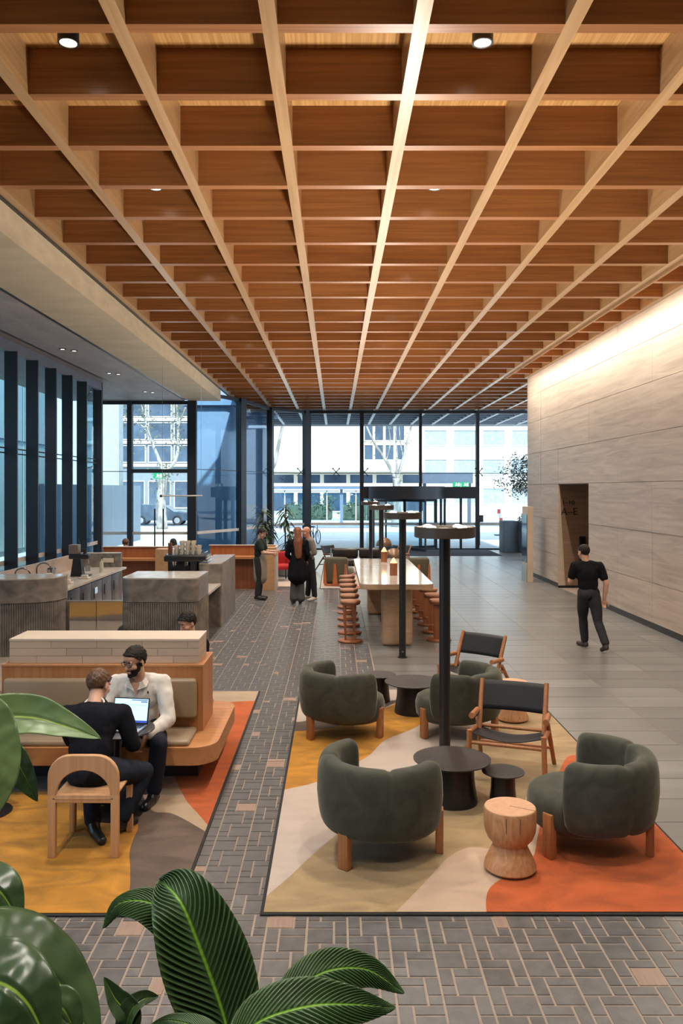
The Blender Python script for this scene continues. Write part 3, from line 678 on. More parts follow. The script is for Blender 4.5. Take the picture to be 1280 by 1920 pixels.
rug('pale rug beside the red chair near the serving counter', (-2.6, -1.1, 21.65, 23.85), GREYC, [(PINK, [(-1.9, 21), (-1, 21), (-1, 22.6), (-1.5, 22.3)])])

# ============================================================ BENCH
VINYL = mat('taupe_vinyl', (.30, .225, .145), (.26, .19, .12), .38, scale=(3, 3, 3), sheen=.1)
def round_rect(x0, x1, y0, y1, r, n=8):
    P = []
    for cx, cy, a0 in ((x1-r, y1-r, 0), (x0+r, y1-r, 90), (x0+r, y0+r, 180), (x1-r, y0+r, 270)):
        for i in range(n+1): a = R(a0+90*i/n); P.append((cx+r*math.cos(a), cy+r*math.sin(a)))
    return P
be = thing('timber_bench', 'double-sided honey timber bench with taupe cushions and boarded top', 'bench', (-2.11, 7.65, .0145))
def bm(): return MB()
MB().prism([(x+2.11, y-7.65) for x, y in round_rect(-3.2, -1.02, 6.88, 8.42, .22)], .25, .40).build('seat_slab', OAK, be, smooth=30)
MB().box(-.87, .87, -.31, .31, .0, .25).build('plinth', mat('dark_plinth', (.03, .018, .012), None, .6), be, smooth=False)
MB().box(-.91, .91, -.29, .30, .40, .998).build('back_box', OAKZ, be, smooth=False)
MB().box(-.915, .915, -.295, .305, .985, 1.0).build('cap_rail', OAK, be, smooth=False)
PALEB = mat('limed_board', (.50, .40, .31), (.42, .33, .25), .5, scale=(.8, 10, 10), rnd=.10)
for r_ in range(3):
    z0 = 1.0+.068*r_; off = (.0, .27, .13)[r_]
    xs = [-.865]+[v for v in np.arange(-.865+off+.25, .82, .415)]+[.862]
    for i in range(len(xs)-1): MB().box(xs[i]+.0015, xs[i+1]-.0015, -.23, .215, z0+.002, z0+.067).build('board', PALEB, be, smooth=False)
MB().box(-.868, .865, -.232, .217, 1.204, 1.222).build('top_board', mat('limed_top', (.60, .50, .39), (.54, .45, .35), .5, scale=(.8, 10, 10)), be, smooth=False)
for sy in (-1, 1):
    y0, y1 = (-.735, -.30) if sy < 0 else (.31, .735)
    MB().rbox(-.86, .86, y0, y1, .398, .447, .022).build('seat_cushion', VINYL, be)
    yb0, yb1 = (-.375, -.285) if sy < 0 else (.295, .385)
    MB().rbox(-.87, .86, yb0, yb1, .535, .888, .03).build('back_cushion', VINYL, be)

# ============================================================ WOODEN ARCH CHAIR
def arch_chair(loc, rz, label):
    t = thing('arch_back_chair', label, 'chair', loc, rz)
    mx = Matrix(((1, 0, 0, 0), (0, 0, -1, 0), (0, 1, 0, 0), (0, 0, 0, 1)))
    w, h, r = .249, .722, .155
    outer = [(w, .44)]+[(w-r+r*math.cos(R(90*i/8)), h-r+r*math.sin(R(90*i/8))) for i in range(9)]+[(-w+r+r*math.cos(R(90+90*i/8)), h-r+r*math.sin(R(90+90*i/8))) for i in range(9)]+[(-w, .44)]
    iw, ih = .19, .175
    inner = [(-iw*math.cos(R(180*i/18)), .44+ih*math.sin(R(180*i/18))) for i in range(19)]
    b = MB(); poly = outer+inner
    # strip between outer and inner outline
    N = 24
    def along(P, t_):
        L = [0]
        for i in range(len(P)-1): L.append(L[-1]+math.dist(P[i], P[i+1]))
        s = t_*L[-1]
        for i in range(len(P)-1):
            if s <= L[i+1]+1e-9: q = (s-L[i])/(L[i+1]-L[i]); return (P[i][0]+(P[i+1][0]-P[i][0])*q, P[i][1]+(P[i+1][1]-P[i][1])*q)
        return P[-1]
    inn = inner[::-1]; V = []
    for i in range(N+1):
        o_, n_ = along(outer, i/N), along(inn, i/N)
        for (x, z) in (o_, n_):
            for y in (-.02, .02): V.append((x, y, z))
    Fc = []
    for i in range(N):
        a, c = i*4, (i+1)*4
        Fc += [(a, a+2, c+2, c), (a+1, c+1, c+3, a+3), (a, c, c+1, a+1), (a+2, a+3, c+3, c+2)]
    Fc += [(0, 1, 3, 2), (N*4, N*4+2, N*4+3, N*4+1)]
    b.add(V, Fc); o = b.build('backrest', ASHZ, t); md = o.modifiers.new('edge', 'BEVEL'); md.width = .006; md.segments = 2; md.limit_method = 'ANGLE'; md.angle_limit = R(50)
    for sx in (-1, 1):
        MB().rbox(sx*.221-.028, sx*.221+.028, -.02, .02, 0, .45, .006).build('leg', ASHZ, t)
        MB().rbox(sx*.215-.024, sx*.215+.024, .41, .45, 0, .41, .006).build('leg', ASHZ, t)
    MB().rbox(-.22, .22, -.02, .44, .405, .428, .008).build('seat', ASHZ, t)
    MB().rbox(-.2, .2, -.018, .016, .385, .442, .006).build('rear_rail', ASHZ, t)
    return t
arch_chair((-1.771, 5.72, .0147), 0, 'pale timber chair with arched back under the man in the dark jumper')

# ============================================================ ROUND BENCH TABLES AND LAPTOP
def pedestal(loc, label, r=.29):
    t = thing('round_table', label, 'table', loc)
    MB().lathe([(r-.01, .662), (r, .668), (r, .676), (r-.01, .682)], 40).build('table_top', mat('black_laminate', (.025, .026, .03), None, .35), t)
    MB().tube([(0, 0, .01), (0, 0, .665)], .032, 14).build('column', BLACK, t)
    MB().lathe([(.2, 0), (.2, .008), (.03, .022)], 32).build('base', BLACK, t)
    return t
pedestal((-1.74, 6.50, .015), 'round black table with the open laptop in front of the bench')
pedestal((-2.80, 6.52, .015), 'round black table at the left end of the bench, partly behind the leaves')
lt = thing('laptop', 'open silver laptop with a pale blue screen on the round table', 'laptop', (-1.685, 6.38, .697), R(-8))
ALU = mat('laptop_aluminium', (.55, .55, .56), None, .35, 1)
MB().rbox(-.15, .15, -.02, .19, 0, .014, .006).build('base', ALU, lt)
kb = MB()
for i in range(5):
    for j in range(12): kb.box(-.13+.022*j, -.112+.022*j, .07+.021*i, .087+.021*i, .0135, .0155)
kb.build('keys', BLACK, lt, smooth=False)
mx = Matrix.Translation((0, .185, .012)) @ Matrix.Rotation(R(-14), 4, 'X')
sc = MB().rbox(-.15, .15, -.004, .004, 0, .205, .003, mx=mx).build('screen_lid', BLACK, lt)
MB().box(-.141, .141, -.0052, -.0045, .012, .197, mx=mx).build('display', emis('display_blue', (.42, .66, .95), .95), sc, smooth=False)
MB().box(-.141, .141, -.0058, -.0053, .012, .030, mx=mx).build('task_bar', emis('display_navy', (.03, .08, .42), .6), sc, smooth=False)
MB().box(.0, .135, -.0058, -.0053, .184, .192, mx=mx).box(.08, .135, -.0058, -.0053, .170, .180, mx=mx).build('menu_bar', emis('display_slate', (.12, .17, .38), .5), sc, smooth=False)
MB().box(-.13, .13, -.0058, -.0053, .148, .150, mx=mx).build('rule_line', MATS['display_slate'], sc, smooth=False)

# ============================================================ GREEN VELVET ARMCHAIRS
VELV = mat('green_velvet', (.066, .068, .050), (.038, .040, .030), .8, scale=(4, 4, 4), detail=6, dist=2.0, sheen=.32, spec=.2, bump=.05, bscale=(9, 9, 9))
def armchair(loc, face, label):
    """tub chair: one wrap-around back in three panels, a drum seat and three flat timber legs; face = heading in degrees"""
    t = thing('velvet_armchair', label, 'armchair', loc, R(face-90), 'green velvet armchairs')
    # local +y is the front
    b = MB(); NA, NP = 84, 28; A = 112.0; seam = 47.0
    def ring(u):
        ph = -A+2*A*u; e = min(1, (A-abs(ph))/11.0); e = max(0, e); rnd = math.sqrt(max(0, 1-(1-e)**2.2))
        dent = max(math.exp(-((ph-s)/2.6)**2) for s in (-seam, seam))
        wide = math.exp(-((abs(ph)-seam)/9.0)**2)
        a = R(-90+ph)
        out = []
        for j in range(NP):
            q = 2*PI*j/NP; c_, s_ = math.cos(q), math.sin(q)
            sx = math.copysign(abs(c_)**.55, c_); sz = math.copysign(abs(s_)**.48, s_)
            hw, hh = .076*(.3+.7*rnd)-.010*dent, (.245*(.55+.45*rnd))-.012*dent-.004*wide
            zc = .455
            rr = .378+sx*hw+(.012*math.cos(sz*1.45) if sx > 0 else 0)-.015*max(0, -sz)
            out.append((rr*math.cos(a), rr*math.sin(a), zc+sz*hh-(.0 if sz < 0 else .004*wide)))
        return out
    V = []
    for i in range(NA+1): V += ring(i/NA)
    Fc = [(i*NP+j, i*NP+(j+1) % NP, (i+1)*NP+(j+1) % NP, (i+1)*NP+j) for i in range(NA) for j in range(NP)]
    Fc += [tuple(range(NP-1, -1, -1)), tuple(NA*NP+j for j in range(NP))]
    b.add(V, [f[::-1] for f in Fc]); b.build('backrest', VELV, t, smooth=True)
    sprof = [(0, .15), (.26, .15), (.34, .165), (.375, .21), (.385, .27), (.385, .33), (.37, .385), (.33, .41), (.2, .425), (0, .43)]
    MB().lathe(sprof, 48, (0, .075, 0)).build('seat', VELV, t, smooth=True)
    for ang in (0, 180-55, 180+55):
        a = R(-90+ang); mx = Matrix.Translation((.40*math.cos(a), .40*math.sin(a)+(0 if ang == 0 else .02), 0)) @ Matrix.Rotation(a, 4, 'Z')
        MB().rbox(-.028, .028, -.042, .042, 0, .31, .006, mx=mx).build('leg', TEAK, t)
    return t
armchair((.33, 5.84, .0165), 48, 'green velvet tub armchair nearest the camera, its back turned to us')
armchair((1.86, 5.92, .0165), 157, 'green velvet tub armchair on the orange corner of the rug')
armchair((.075, 8.63, .0165), 33, 'green velvet tub armchair at the far left on the mustard rug area')
armchair((1.30, 8.62, .0165), 150, 'green velvet tub armchair behind the near lamp pole')

# ============================================================ SLING CHAIRS
SLING = mat('charcoal_leather', (.018, .019, .021), (.013, .014, .016), .5, spec=.25)
def sling_chair(loc, face, label, wm=TEAK, sm=SLING):
    t = thing('sling_armchair', label, 'chair', loc, R(face-90), 'timber sling chairs')
    for s in (-1, 1):
        x = s*.30
        MB().tube([(s*.335, .37, 0), (s*.32, .355, .455)], [.021, .024], 12).build('leg', wm, t)
        MB().tube([(s*.345, -.37, 0), (s*.315, -.03, .46)], [.020, .023], 12).build('leg', wm, t)
        MB().tube([(s*.325, .375, .435), (s*.315, -.06, .385)], .021, 12).build('seat_rail', wm, t)
        MB().tube([(s*.29, .06, .34), (s*.295, -.16, .80)], [.023, .021], 12).build('back_post', wm, t)
        MB().tube([(s*.325, .235, .548), (s*.32, -.035, .535)], .027, 14).build('armrest', wm, t)
    MB().tube([(-.325, .35, .345), (.325, .35, .345)], .017, 10).build('front_rail', wm, t)
    MB().tube([(-.31, -.03, .40), (.31, -.03, .40)], .017, 10).build('rear_rail', wm, t)
    MB().tube([(-.325, -.2, .2), (.325, -.2, .2)], .015, 10).build('stretcher', wm, t)
    def back(u, v):
        x = -.315+.63*u; z = .545+.245*v; y = -.04-(z-.545)*.478+.0
        y -= .035*math.sin(PI*u); return (x, y-.004, z-.02*0)
    b = MB(); b.grid(back, 16, 6); o = b.build('back_sling', sm, t, smooth=True); md = o.modifiers.new('thick', 'SOLIDIFY'); md.thickness = .008; md.offset = 0
    def seat(u, v):
        x = -.305+.61*u; y = .345-.38*v; z = .43-.04*v-.055*math.sin(PI*u)*1.0-.01*math.sin(PI*v); return (x, y, z)
    b = MB(); b.grid(seat, 14, 10); o = b.build('seat_sling', sm, t, smooth=True); md = o.modifiers.new('thick', 'SOLIDIFY'); md.thickness = .008; md.offset = 0
    return t
sling_chair((1.61, 7.44, .0152), 250, 'timber sling chair with black leather beside the low black tables')
sling_chair((1.74, 9.98, .0152), 230, 'timber sling chair with black leather at the far corner of the rug')

# ============================================================ LOW BLACK DRUM TABLES AND TURNED STOOLS
def drum_table(loc, r, h, label):
    t = thing('drum_side_table', label, 'side table', loc, 0, 'low black drum tables')
    MB().lathe([(r-.012, h-.018), (r, h-.012), (r, h-.004), (r-.01, h), (r-.03, h-.003), (0, h-.003)], 48).build('table_top', mat('black_linoleum', (.030, .027, .026), (.022, .02, .02), .5, scale=(6, 6, 6)), t)
    MB().lathe([(r*.66, 0), (r*.66, .015), (r*.58, h*.5), (r*.56, h-.018)], 40).build('base', BLACK, t)
drum_table((.965, 6.75, .0165), .32, .36, 'larger low black drum table in front of the near lamp pole')
drum_table((1.37, 6.66, .0165), .172, .285, 'small low black drum table tucked beside the larger one')
drum_table((.905, 9.46, .0152), .335, .36, 'larger low black drum table between the two rear armchairs')
drum_table((.535, 9.95, .0152), .20, .33, 'small low black drum table behind the rear left armchair')
OAKT = mat('turned_oak', (.56, .30, .145), (.43, .20, .082), .5, scale=(16, 16, 5), detail=5, dist=2.2, p=(.36, .64))
def turned_stool(loc, label):
    t = thing('turned_wood_stool', label, 'stool', loc, 0, 'turned oak stools')
    MB().lathe([(.165, .012), (.176, .025), (.168, .06), (.140, .12), (.118, .165), (.114, .18), (.125, .195), (.152, .225), (.170, .27), (.176, .32), (.177, .41), (.172, .426)], 48).build('body', OAKT, t)
    MB().lathe([(.172, .426), (.168, .43), (0, .4305)], 48).build('seat', mat('oak_end_grain', (.60, .36, .22), (.52, .29, .165), .55, scale=(9, 9, 9), dist=3), t)
    MB().lathe([(.15, 0), (.16, .012)], 40).build('foot_ring', BLACK, t)
    m = MB()
    for a in (R(-80), R(-110)):
        m.tube([(.178*math.cos(a), .178*math.sin(a), .31), (.178*math.cos(a), .178*math.sin(a), .41)], .0016, 5)
    m.tube([(0, 0, .4312), (.17*math.cos(R(-30)), .17*math.sin(R(-30)), .4312)], .0012, 4)
    m.build('check_crack', mat('crack_dark', (.12, .05, .02), None, .9), t)
turned_stool((1.186, 5.535, .0163), 'turned pale oak stool at the front of the rug')
turned_stool((1.985, 9.13, .0152), 'turned pale oak stool behind the sling chair')

# ============================================================ POLE LAMPS
POLE = mat('black_pole', (.013, .013, .014), None, .42); DISC = mat('bronze_disc', (.06, .048, .038), None, .45)
UPL = emis('uplight_face', (1, .88, .68), 70)
def pole_lamp(y, label, x=1.035):
    t = thing('pole_lamp', label, 'lamp', (x, y, 0), 0, 'tall pole lamps down the hall')
    MB().tube([(0, 0, 0), (0, 0, 2.16)], .053, 20).build('pole', POLE, t)
    MB().lathe([(.075, 0), (.075, .012), (.055, .014)], 24).build('foot_plate', POLE, t)
    MB().lathe([(.0, 2.145), (.27, 2.145), (.288, 2.152), (.288, 2.245), (.278, 2.25), (.272, 2.245), (.272, 2.19), (0, 2.19)], 48).build('disc', DISC, t)
    MB().tube([(0, -.054, .1), (0, -.062, .1)], .014, 10).build('bolt', mat('steel_bolt', (.6, .6, .6), None, .3, 1), t)
    for k in range(4):
        a = R(45+90*k); lx, ly = .205*math.cos(a), .205*math.sin(a)
        MB().lathe([(.058, 2.19), (.058, 2.240), (.045, 2.242)], 18, (lx, ly, 0)).build('uplight', DISC, t)
        MB().lathe([(.046, 2.243), (.04, 2.254), (.025, 2.262), (0, 2.264)], 18, (lx, ly, 0), caps=False).build('uplight_lens', UPL, t)
        s = spot('uplight_beam', (lx, ly, 2.31), UPW, size=150, blend=.7, rad=.045, rot=(PI, 0, 0)); s.parent = t
UPW = 170
pole_lamp(7.72, 'tall black pole lamp with disc head, nearest, behind the low drum table')
pole_lamp(12.60, 'tall black pole lamp with disc head, second, at the end of the long table')
pole_lamp(18.45, 'tall black pole lamp with disc head, third, beyond the long table')
pole_lamp(24.0, 'tall black pole lamp with disc head, farthest, by the leather sofa')

# ============================================================ LONG COMMUNAL TABLE, STOOLS, TABLE LAMPS
ct = thing('communal_table', 'long bar-height stone-topped table with block legs', 'table', (1.0, 15.7, 0))
P = round_rect(-.60, .60, -2.5, 2.45, .16, 8)
TRAV = mat('table_travertine', (.52, .34, .20), (.40, .25, .14), .4, scale=(4, 4, 22), detail=6, dist=.6)
MB().prism(P, .975, 1.052).build('edge_band', TRAV, ct, smooth=30)
MB().prism([(x*.998, y*.999) for x, y in P], 1.052, 1.062).build('stone_top', mat('polished_stone_top', (.55, .50, .44), (.48, .43, .37), .10, scale=(2, 2, 2)), ct, smooth=30)
MB().rbox(-.23, .28, -2.2, -1.85, 0, .975, .06).build('block_leg', TRAV, ct)
MB().rbox(-.33, .23, 1.2, 1.7, 0, .975, .06).build('block_leg', TRAV, ct)
LEATH = mat('tan_leather', (.34, .15, .075), (.27, .115, .055), .5)
RSTOOL = wood('stool_timber', (.34, .12, .045), (.26, .085, .03), 'z')
def bar_stool(loc, rz, label, first=None):
    t = thing('bar_stool', label, 'stool', loc, rz, 'bar stools at the long table')
    MB().lathe([(.20, 0), (.212, .008), (.212, .03), (.20, .038), (0, .038)], 32).build('base', RSTOOL, t)
    for s in (-1, 1): MB().rbox(s*.082-.016, s*.082+.016, -.085, .085, .038, .64, .006).build('upright', RSTOOL, t)
    MB().lathe([(.15, .635), (.165, .64), (.165, .655)], 28).build('seat_board', RSTOOL, t)
    MB().lathe([(.165, .655), (.178, .67), (.178, .69), (.165, .708), (.1, .716), (0, .718)], 28).build('seat_pad', LEATH, t)
    MB().rbox(-.08, .08, .085, .20, .245, .27, .008).build('footrest', RSTOOL, t)
    return t
nth = ('nearest', 'second', 'third', 'fourth', 'fifth', 'farthest')
s0 = None
for k in range(6):
    for side, x, rz in (('left', .25, 0), ('right', 1.78, R(78))):
        y = 13.92+.80*k+(0 if side == 'left' else .1); lab = 'tan leather bar stool on the %s of the long table, %s from the camera' % (side, nth[k])
        if s0 is None: s0 = bar_stool((x, y, 0), rz, lab)
        else: copy_tree(s0, None, (x, y, 0), rz, lab)
COPPER = mat('copper_shade', (.42, .17, .085), (.35, .13, .06), .38, .7)
def table_lamp(y, x, label):
    t = thing('copper_table_lamp', label, 'lamp', (x, y, 1.062), 0, 'copper table lamps')
    MB().lathe([(.068, 0), (.068, .22)], 28).build('body', COPPER, t)
    MB().lathe([(.066, .222), (.055, .235), (.012, .31), (0, .312)], 28).build('cone_shade', emis('copper_glow', (1, .42, .16), 1.4), t)
    p = bpy.data.lights.new('table_lamp_glow', 'POINT'); p.energy = 3; p.color = (1, .6, .3); p.shadow_soft_size = .05
    o = bpy.data.objects.new('table_lamp_glow', p); COL.objects.link(o); o.parent = t; o.location = (0, -.0, .40)
table_lamp(14.6, 1.04, 'copper cylinder lamp on the long table, nearer one')
table_lamp(17.3, 1.03, 'copper cylinder lamp on the long table, farther one')
def dome_lamp(x, y, z, label):
    t = thing('dome_floor_lamp', label, 'lamp', (x, y, 0), 0, 'brown dome lamps')
    r = .225
    MB().lathe([(r*math.cos(R(a)), z+r*math.sin(R(a))) for a in range(0, 91, 9)]+[(0, z+r)], 32).build('dome_shade', mat('bronze_dome', (.20, .125, .08), None, .35, .5), t)
    MB().lathe([(r, z), (r-.006, z), (r*.9, z+.04)], 32, caps=False).build('rim', mat('dome_rim', (.5, .4, .3), None, .4), t)
    MB().tube([(0, 0, .02), (0, 0, z+.1)], .016, 10).build('stem', BLACK, t)
    MB().lathe([(.15, 0), (.15, .02), (.02, .03)], 24).build('base', BLACK, t)
dome_lamp(1.31, 21.9, 1.085, 'bronze dome floor lamp behind the long table, farther one')
dome_lamp(1.40, 19.6, .965, 'bronze dome floor lamp behind the long table, nearer one')

# ============================================================ FAR LOUNGE
BLEATH = mat('black_sofa_leather', (.035, .03, .027), (.025, .02, .02), .35)
so = thing('leather_sofa', 'long black leather sofa in front of the entrance', 'sofa', (.72, 25.2, .0135))
for k in range(2):
    x0 = -.82+.83*k
    MB().rbox(x0, x0+.8, -.40, .22, .30, .46, .06).build('seat_cushion', BLEATH, so)
    MB().rbox(x0, x0+.8, .14, .36, .44, .76, .08).build('back_cushion', BLEATH, so)
MB().tube([(-.86, .28, .72), (.86, .28, .72)], .035, 12).build('top_rail', BLEATH, so)
for sx in (-1, 1):
    MB().tube([(sx*.86, -.4, 0), (sx*.86, -.38, .5), (sx*.86, .3, .74)], .022, 10).build('side_frame', BLACK, so)
    MB().tube([(sx*.86, .38, 0), (sx*.86, .3, .74)], .022, 10).build('leg', BLACK, so)
MB().box(-.84, .84, -.36, .3, .24, .30).build('seat_frame', BLACK, so, smooth=False)
DKW = wood('dark_walnut', (.12, .045, .025), (.08, .03, .018), 'z')
sling_chair((-.15, 26.0, .0135), 320, 'dark timber sling chair at the left end of the leather sofa', DKW)
sling_chair((2.12, 26.2, .0135), 215, 'timber sling chair at the right end of the leather sofa')
OLIVE = mat('olive_upholstery', (.10, .085, .05), (.08, .07, .04), .8, sheen=.3)
def shell_chair(loc, rz, label):
    t = thing('olive_lounge_chair', label, 'armchair', loc, rz, 'olive lounge chairs')
    MB().rbox(-.32, .32, -.36, .42, 0, .05, .02).build('base', wood('orange_timber', (.55, .17, .05), (.45, .12, .035), 'x'), t)
    for x, w in ((-.29, .05), (.0, .07), (.29, .05)):
        b = MB(); b.add([(x-w, -.37, .05), (x+w, -.37, .05), (x+w, -.30, .05), (x-w, -.30, .05), (x-w*.4, -.40, .60), (x+w*.4, -.40, .60), (x+w*.4, -.36, .60), (x-w*.4, -.36, .60)],
            [(3, 2, 1, 0), (4, 5, 6, 7), (0, 1, 5, 4), (1, 2, 6, 5), (2, 3, 7, 6), (3, 0, 4, 7)]); b.build('back_fin', MATS['orange_timber'], t, smooth=False)
    MB().rbox(-.33, .33, -.36, -.18, .08, .78, .085).build('backrest', OLIVE, t)
    MB().rbox(-.31, .31, -.2, .42, .26, .46, .07).build('seat_cushion', OLIVE, t)
    for s in (-1, 1): MB().rbox(s*.30-.02, s*.30+.02, -.2, .38, .05, .3, .01).build('side_panel', MATS['orange_timber'], t)
shell_chair((.10, 22.1, .0135), R(-18), 'olive upholstered lounge chair with orange timber base left of the long table')
shell_chair((2.12, 21.9, .0135), R(12), 'olive upholstered lounge chair right of the long table end')
# red chair by the serving counter
rc = thing('red_armchair', 'bright red armchair beside the serving counter', 'armchair', (-1.62, 23.2, .0142), R(200))
REDF = mat('red_felt', (.42, .012, .015), (.34, .01, .012), .8)
MB().rbox(-.34, .34, -.30, .32, .32, .46, .05).build('seat_cushion', REDF, rc); MB().rbox(-.36, .36, -.38, -.24, .32, .80, .06).build('backrest', REDF, rc)
for s in (-1, 1):
    MB().rbox(s*.34-.04, s*.34+.04, -.34, .28, .32, .62, .03).build('armrest', REDF, rc)
    for y in (-.3, .26): MB().tube([(s*.3, y, 0), (s*.29, y*.95, .33)], .018, 8).build('leg', BLACK, rc)
# ============================================================ CAFE COUNTERS
MARB = mat('grey_marble', (.27, .235, .2), (.135, .118, .104), .3, scale=(2.6, 2.6, 3.4), detail=9, dist=1.6, p=(.34, .66), rough2=.42)
MTOP = mat('window_lit_marble_top', (.62, .56, .49), (.48, .43, .37), .14, scale=(3, 3, 3), detail=7, dist=1.2)  # tops lightened in colour for the window light they reflect
def ribbed(poly_pts, z0, z1, name, parent, pitch=.035, r=.016):
    """fluted stone skirt following a plan line, one mesh with real ribs"""
    L = [0]
    for i in range(len(poly_pts)-1): L.append(L[-1]+math.dist(poly_pts[i], poly_pts[i+1]))
    m = MB(); n = int(L[-1]/pitch)
    for k in range(n+1):
        s = L[-1]*k/max(1, n); i = max(j for j in range(len(L)-1) if L[j] <= s+1e-9); q = (s-L[i])/(L[i+1]-L[i])
        x = poly_pts[i][0]+(poly_pts[i+1][0]-poly_pts[i][0])*q; y = poly_pts[i][1]+(poly_pts[i+1][1]-poly_pts[i][1])*q
        m.lathe([(r, z0), (r, z1)], 6, (x, y, 0))
    o = m.build(name, MARB, parent, smooth=40); o['kind'] = 'stuff'
    return o
ZC = 1.21
# --- left counter with rounded end
cl = thing('stone_counter', 'grey marble counter with fluted base and rounded end at the left edge', 'counter', (-5.4, 13.1, 0))
ctr = [(-7.0, 12.62), (-5.2, 12.62), (-4.9, 12.66), (-4.62, 12.78), (-4.45, 12.98), (-4.40, 13.25), (-4.42, 13.42), (-7.0, 13.42)]
ctr = [(x+5.4, y-13.1) for x, y in ctr]
fr = spline(ctr[1:7], 6)
P = [ctr[0]]+fr+[ctr[7]]
MB().prism(P, .83, ZC-.02).build('stone_band', MARB, cl, smooth=30)
MB().prism([(x*1.002, y*1.002) for x, y in P], ZC-.02, ZC).build('stone_top', MTOP, cl, smooth=30)
MB().prism([(x*.97, y*.93) for x, y in P], .0, .825).build('core', MARB, cl, smooth=30)
ribbed([(x*.975, y*.94) for x, y in [ctr[0]]+fr], .0, .82, 'fluting', cl)
# --- island: near return, recessed lower shelf and tall far block
il = thing('stone_island', 'grey marble cafe island with fluted base and stepped top', 'counter', (-2.78, 13.4, 0))
def rr(x0, x1, y0, y1, r): return [(x+2.78, y-13.4) for x, y in round_rect(x0, x1, y0, y1, r, 6)]
def rfront(x0, x1, y0, y1, r, n=6):
    P = [(x1, y1), (x0, y1)]
    for cx, a0 in ((x0+r, 180), (x1-r, 270)):
        for i in range(n+1): a = R(a0+90*i/n); P.append((cx+r*math.cos(a), y0+r+r*math.sin(a)))
    return [(x+2.78, y-13.4) for x, y in P]
Pn = rfront(-3.38, -2.17, 12.78, 13.88, .16)
MB().prism(Pn, .83, ZC-.02).build('stone_band', MARB, il, smooth=30)
MB().prism(Pn, ZC-.02, ZC).build('stone_top', MTOP, il, smooth=30)
MB().prism([(x*.975, y*.975+.01) for x, y in Pn], 0, .825).build('core', MARB, il, smooth=30)
ribbed([(x*.985, y*.985+.005) for x, y in Pn[1:]+[Pn[0]]][1:], 0, .82, 'fluting', il)
MB().box(.58, .61, .35, .48, 0, .83).build('end_panel', MARB, il, smooth=False)
MB().box(-.6, .61, .48, 2.0, .79, .83).build('low_shelf', MTOP, il, smooth=False)
MB().box(-.05, .28, .48, 1.98, 0, .79).build('recess_panel', MARB, il, smooth=False)
ribbed([(.29, .5), (.29, 1.95)], 0, .79, 'recess_fluting', il)
Pt = rfront(-2.60, -2.15, 15.37, 17.42, .06)
MB().prism(Pt, 0, ZC-.02).build('tall_block', MARB, il, smooth=30)
MB().prism(Pt, ZC-.02, ZC).build('stone_top', MTOP, il, smooth=30)
MB().box(-.62, .18, 2.0, 4.0, 0, .90).build('work_bench', mat('steel_bench', (.28, .28, .29), None, .35, .8), il, smooth=False)
# --- mirror-steel gate between the counters
STEEL = mat('mirror_steel', (.62, .6, .57), (.56, .54, .52), .06, 1, bump=.08, bscale=(2.5, 2.5, 2.5))
gt = thing('steel_gate', 'mirror-polished steel gate panels between the two stone counters', 'gate', (-3.9, 13.32, 0))
for x0, x1 in ((-.52, -.02), (-.01, .51)): MB().box(x0, x1, -.015, .015, .04, .78).build('panel', STEEL, gt, smooth=False)
MB().box(-.52, .51, -.02, .02, .775, .785).build('top_edge', mat('brushed_edge', (.7, .68, .66), None, .3, 1), gt, smooth=False)
# --- back counter under the side windows
bc = thing('back_counter', 'long marble back counter with splashback under the finned windows', 'counter', (-5.1, 15.4, 0))
MB().box(-.5, .5, -1.96, 2.5, .86, .90).build('stone_top', MTOP, bc, smooth=False)
MB().box(-.56, -.50, -1.96, 2.5, 0, 1.21).build('splashback', mat('warm_marble', (.46, .36, .29), (.34, .26, .21), .35, scale=(2, 2, 3), detail=8, dist=1.2), bc, smooth=False)
MB().box(-.5, .39, 2.44, 2.56, 0, 1.21).build('end_slab', MARB, bc, smooth=False)
MB().box(-.5, .39, 2.43, 2.57, 1.195, 1.215).build('end_cap', MTOP, bc, smooth=False)
MB().box(-.5, .42, -1.96, 2.43, .05, .86).build('carcass', mat('steel_cabinet', (.22, .23, .26), (.17, .18, .2), .35, .7), bc, smooth=False)
for k in range(6):
    y0 = -1.9+.69*k
    d = MB().rbox(.42, .44, y0, y0+.66, .1, .82, .004).build('door', mat('steel_door', (.30, .31, .34), (.22, .23, .26), .3, .85, rnd=.2), bc)
    MB().tube([(.455, y0+.1, .7), (.455, y0+.1, .5)], .008, 8).build('handle', BLACK, d)
MB().rbox(.441, .446, .35, .51, .58, .70, .002).build('control_panel', emis('fridge_panel', (.3, .4, .5), .6), bc)
# --- taps
def tap(y, label):
    t = thing('gooseneck_tap', label, 'tap', (-5.42, y, .90)); pts = [(0, 0, 0), (0, 0, .26)]+[(.13-.13*math.cos(R(a)), 0, .26+.11*math.sin(R(a))) for a in range(20, 181, 20)]+[(.26, 0, .2)]
    MB().tube(pts, .014, 10).build('spout', mat('gunmetal', (.25, .23, .22), None, .25, 1), t); MB().lathe([(.026, 0), (.026, .03)], 14).build('collar', MATS['gunmetal'], t)
    MB().tube([(0, .02, .06), (0, .07, .09)], .007, 6).build('lever', MATS['gunmetal'], t)
tap(13.75, 'curved gooseneck tap on the back counter, nearer one'); tap(14.75, 'curved gooseneck tap on the back counter, farther one')
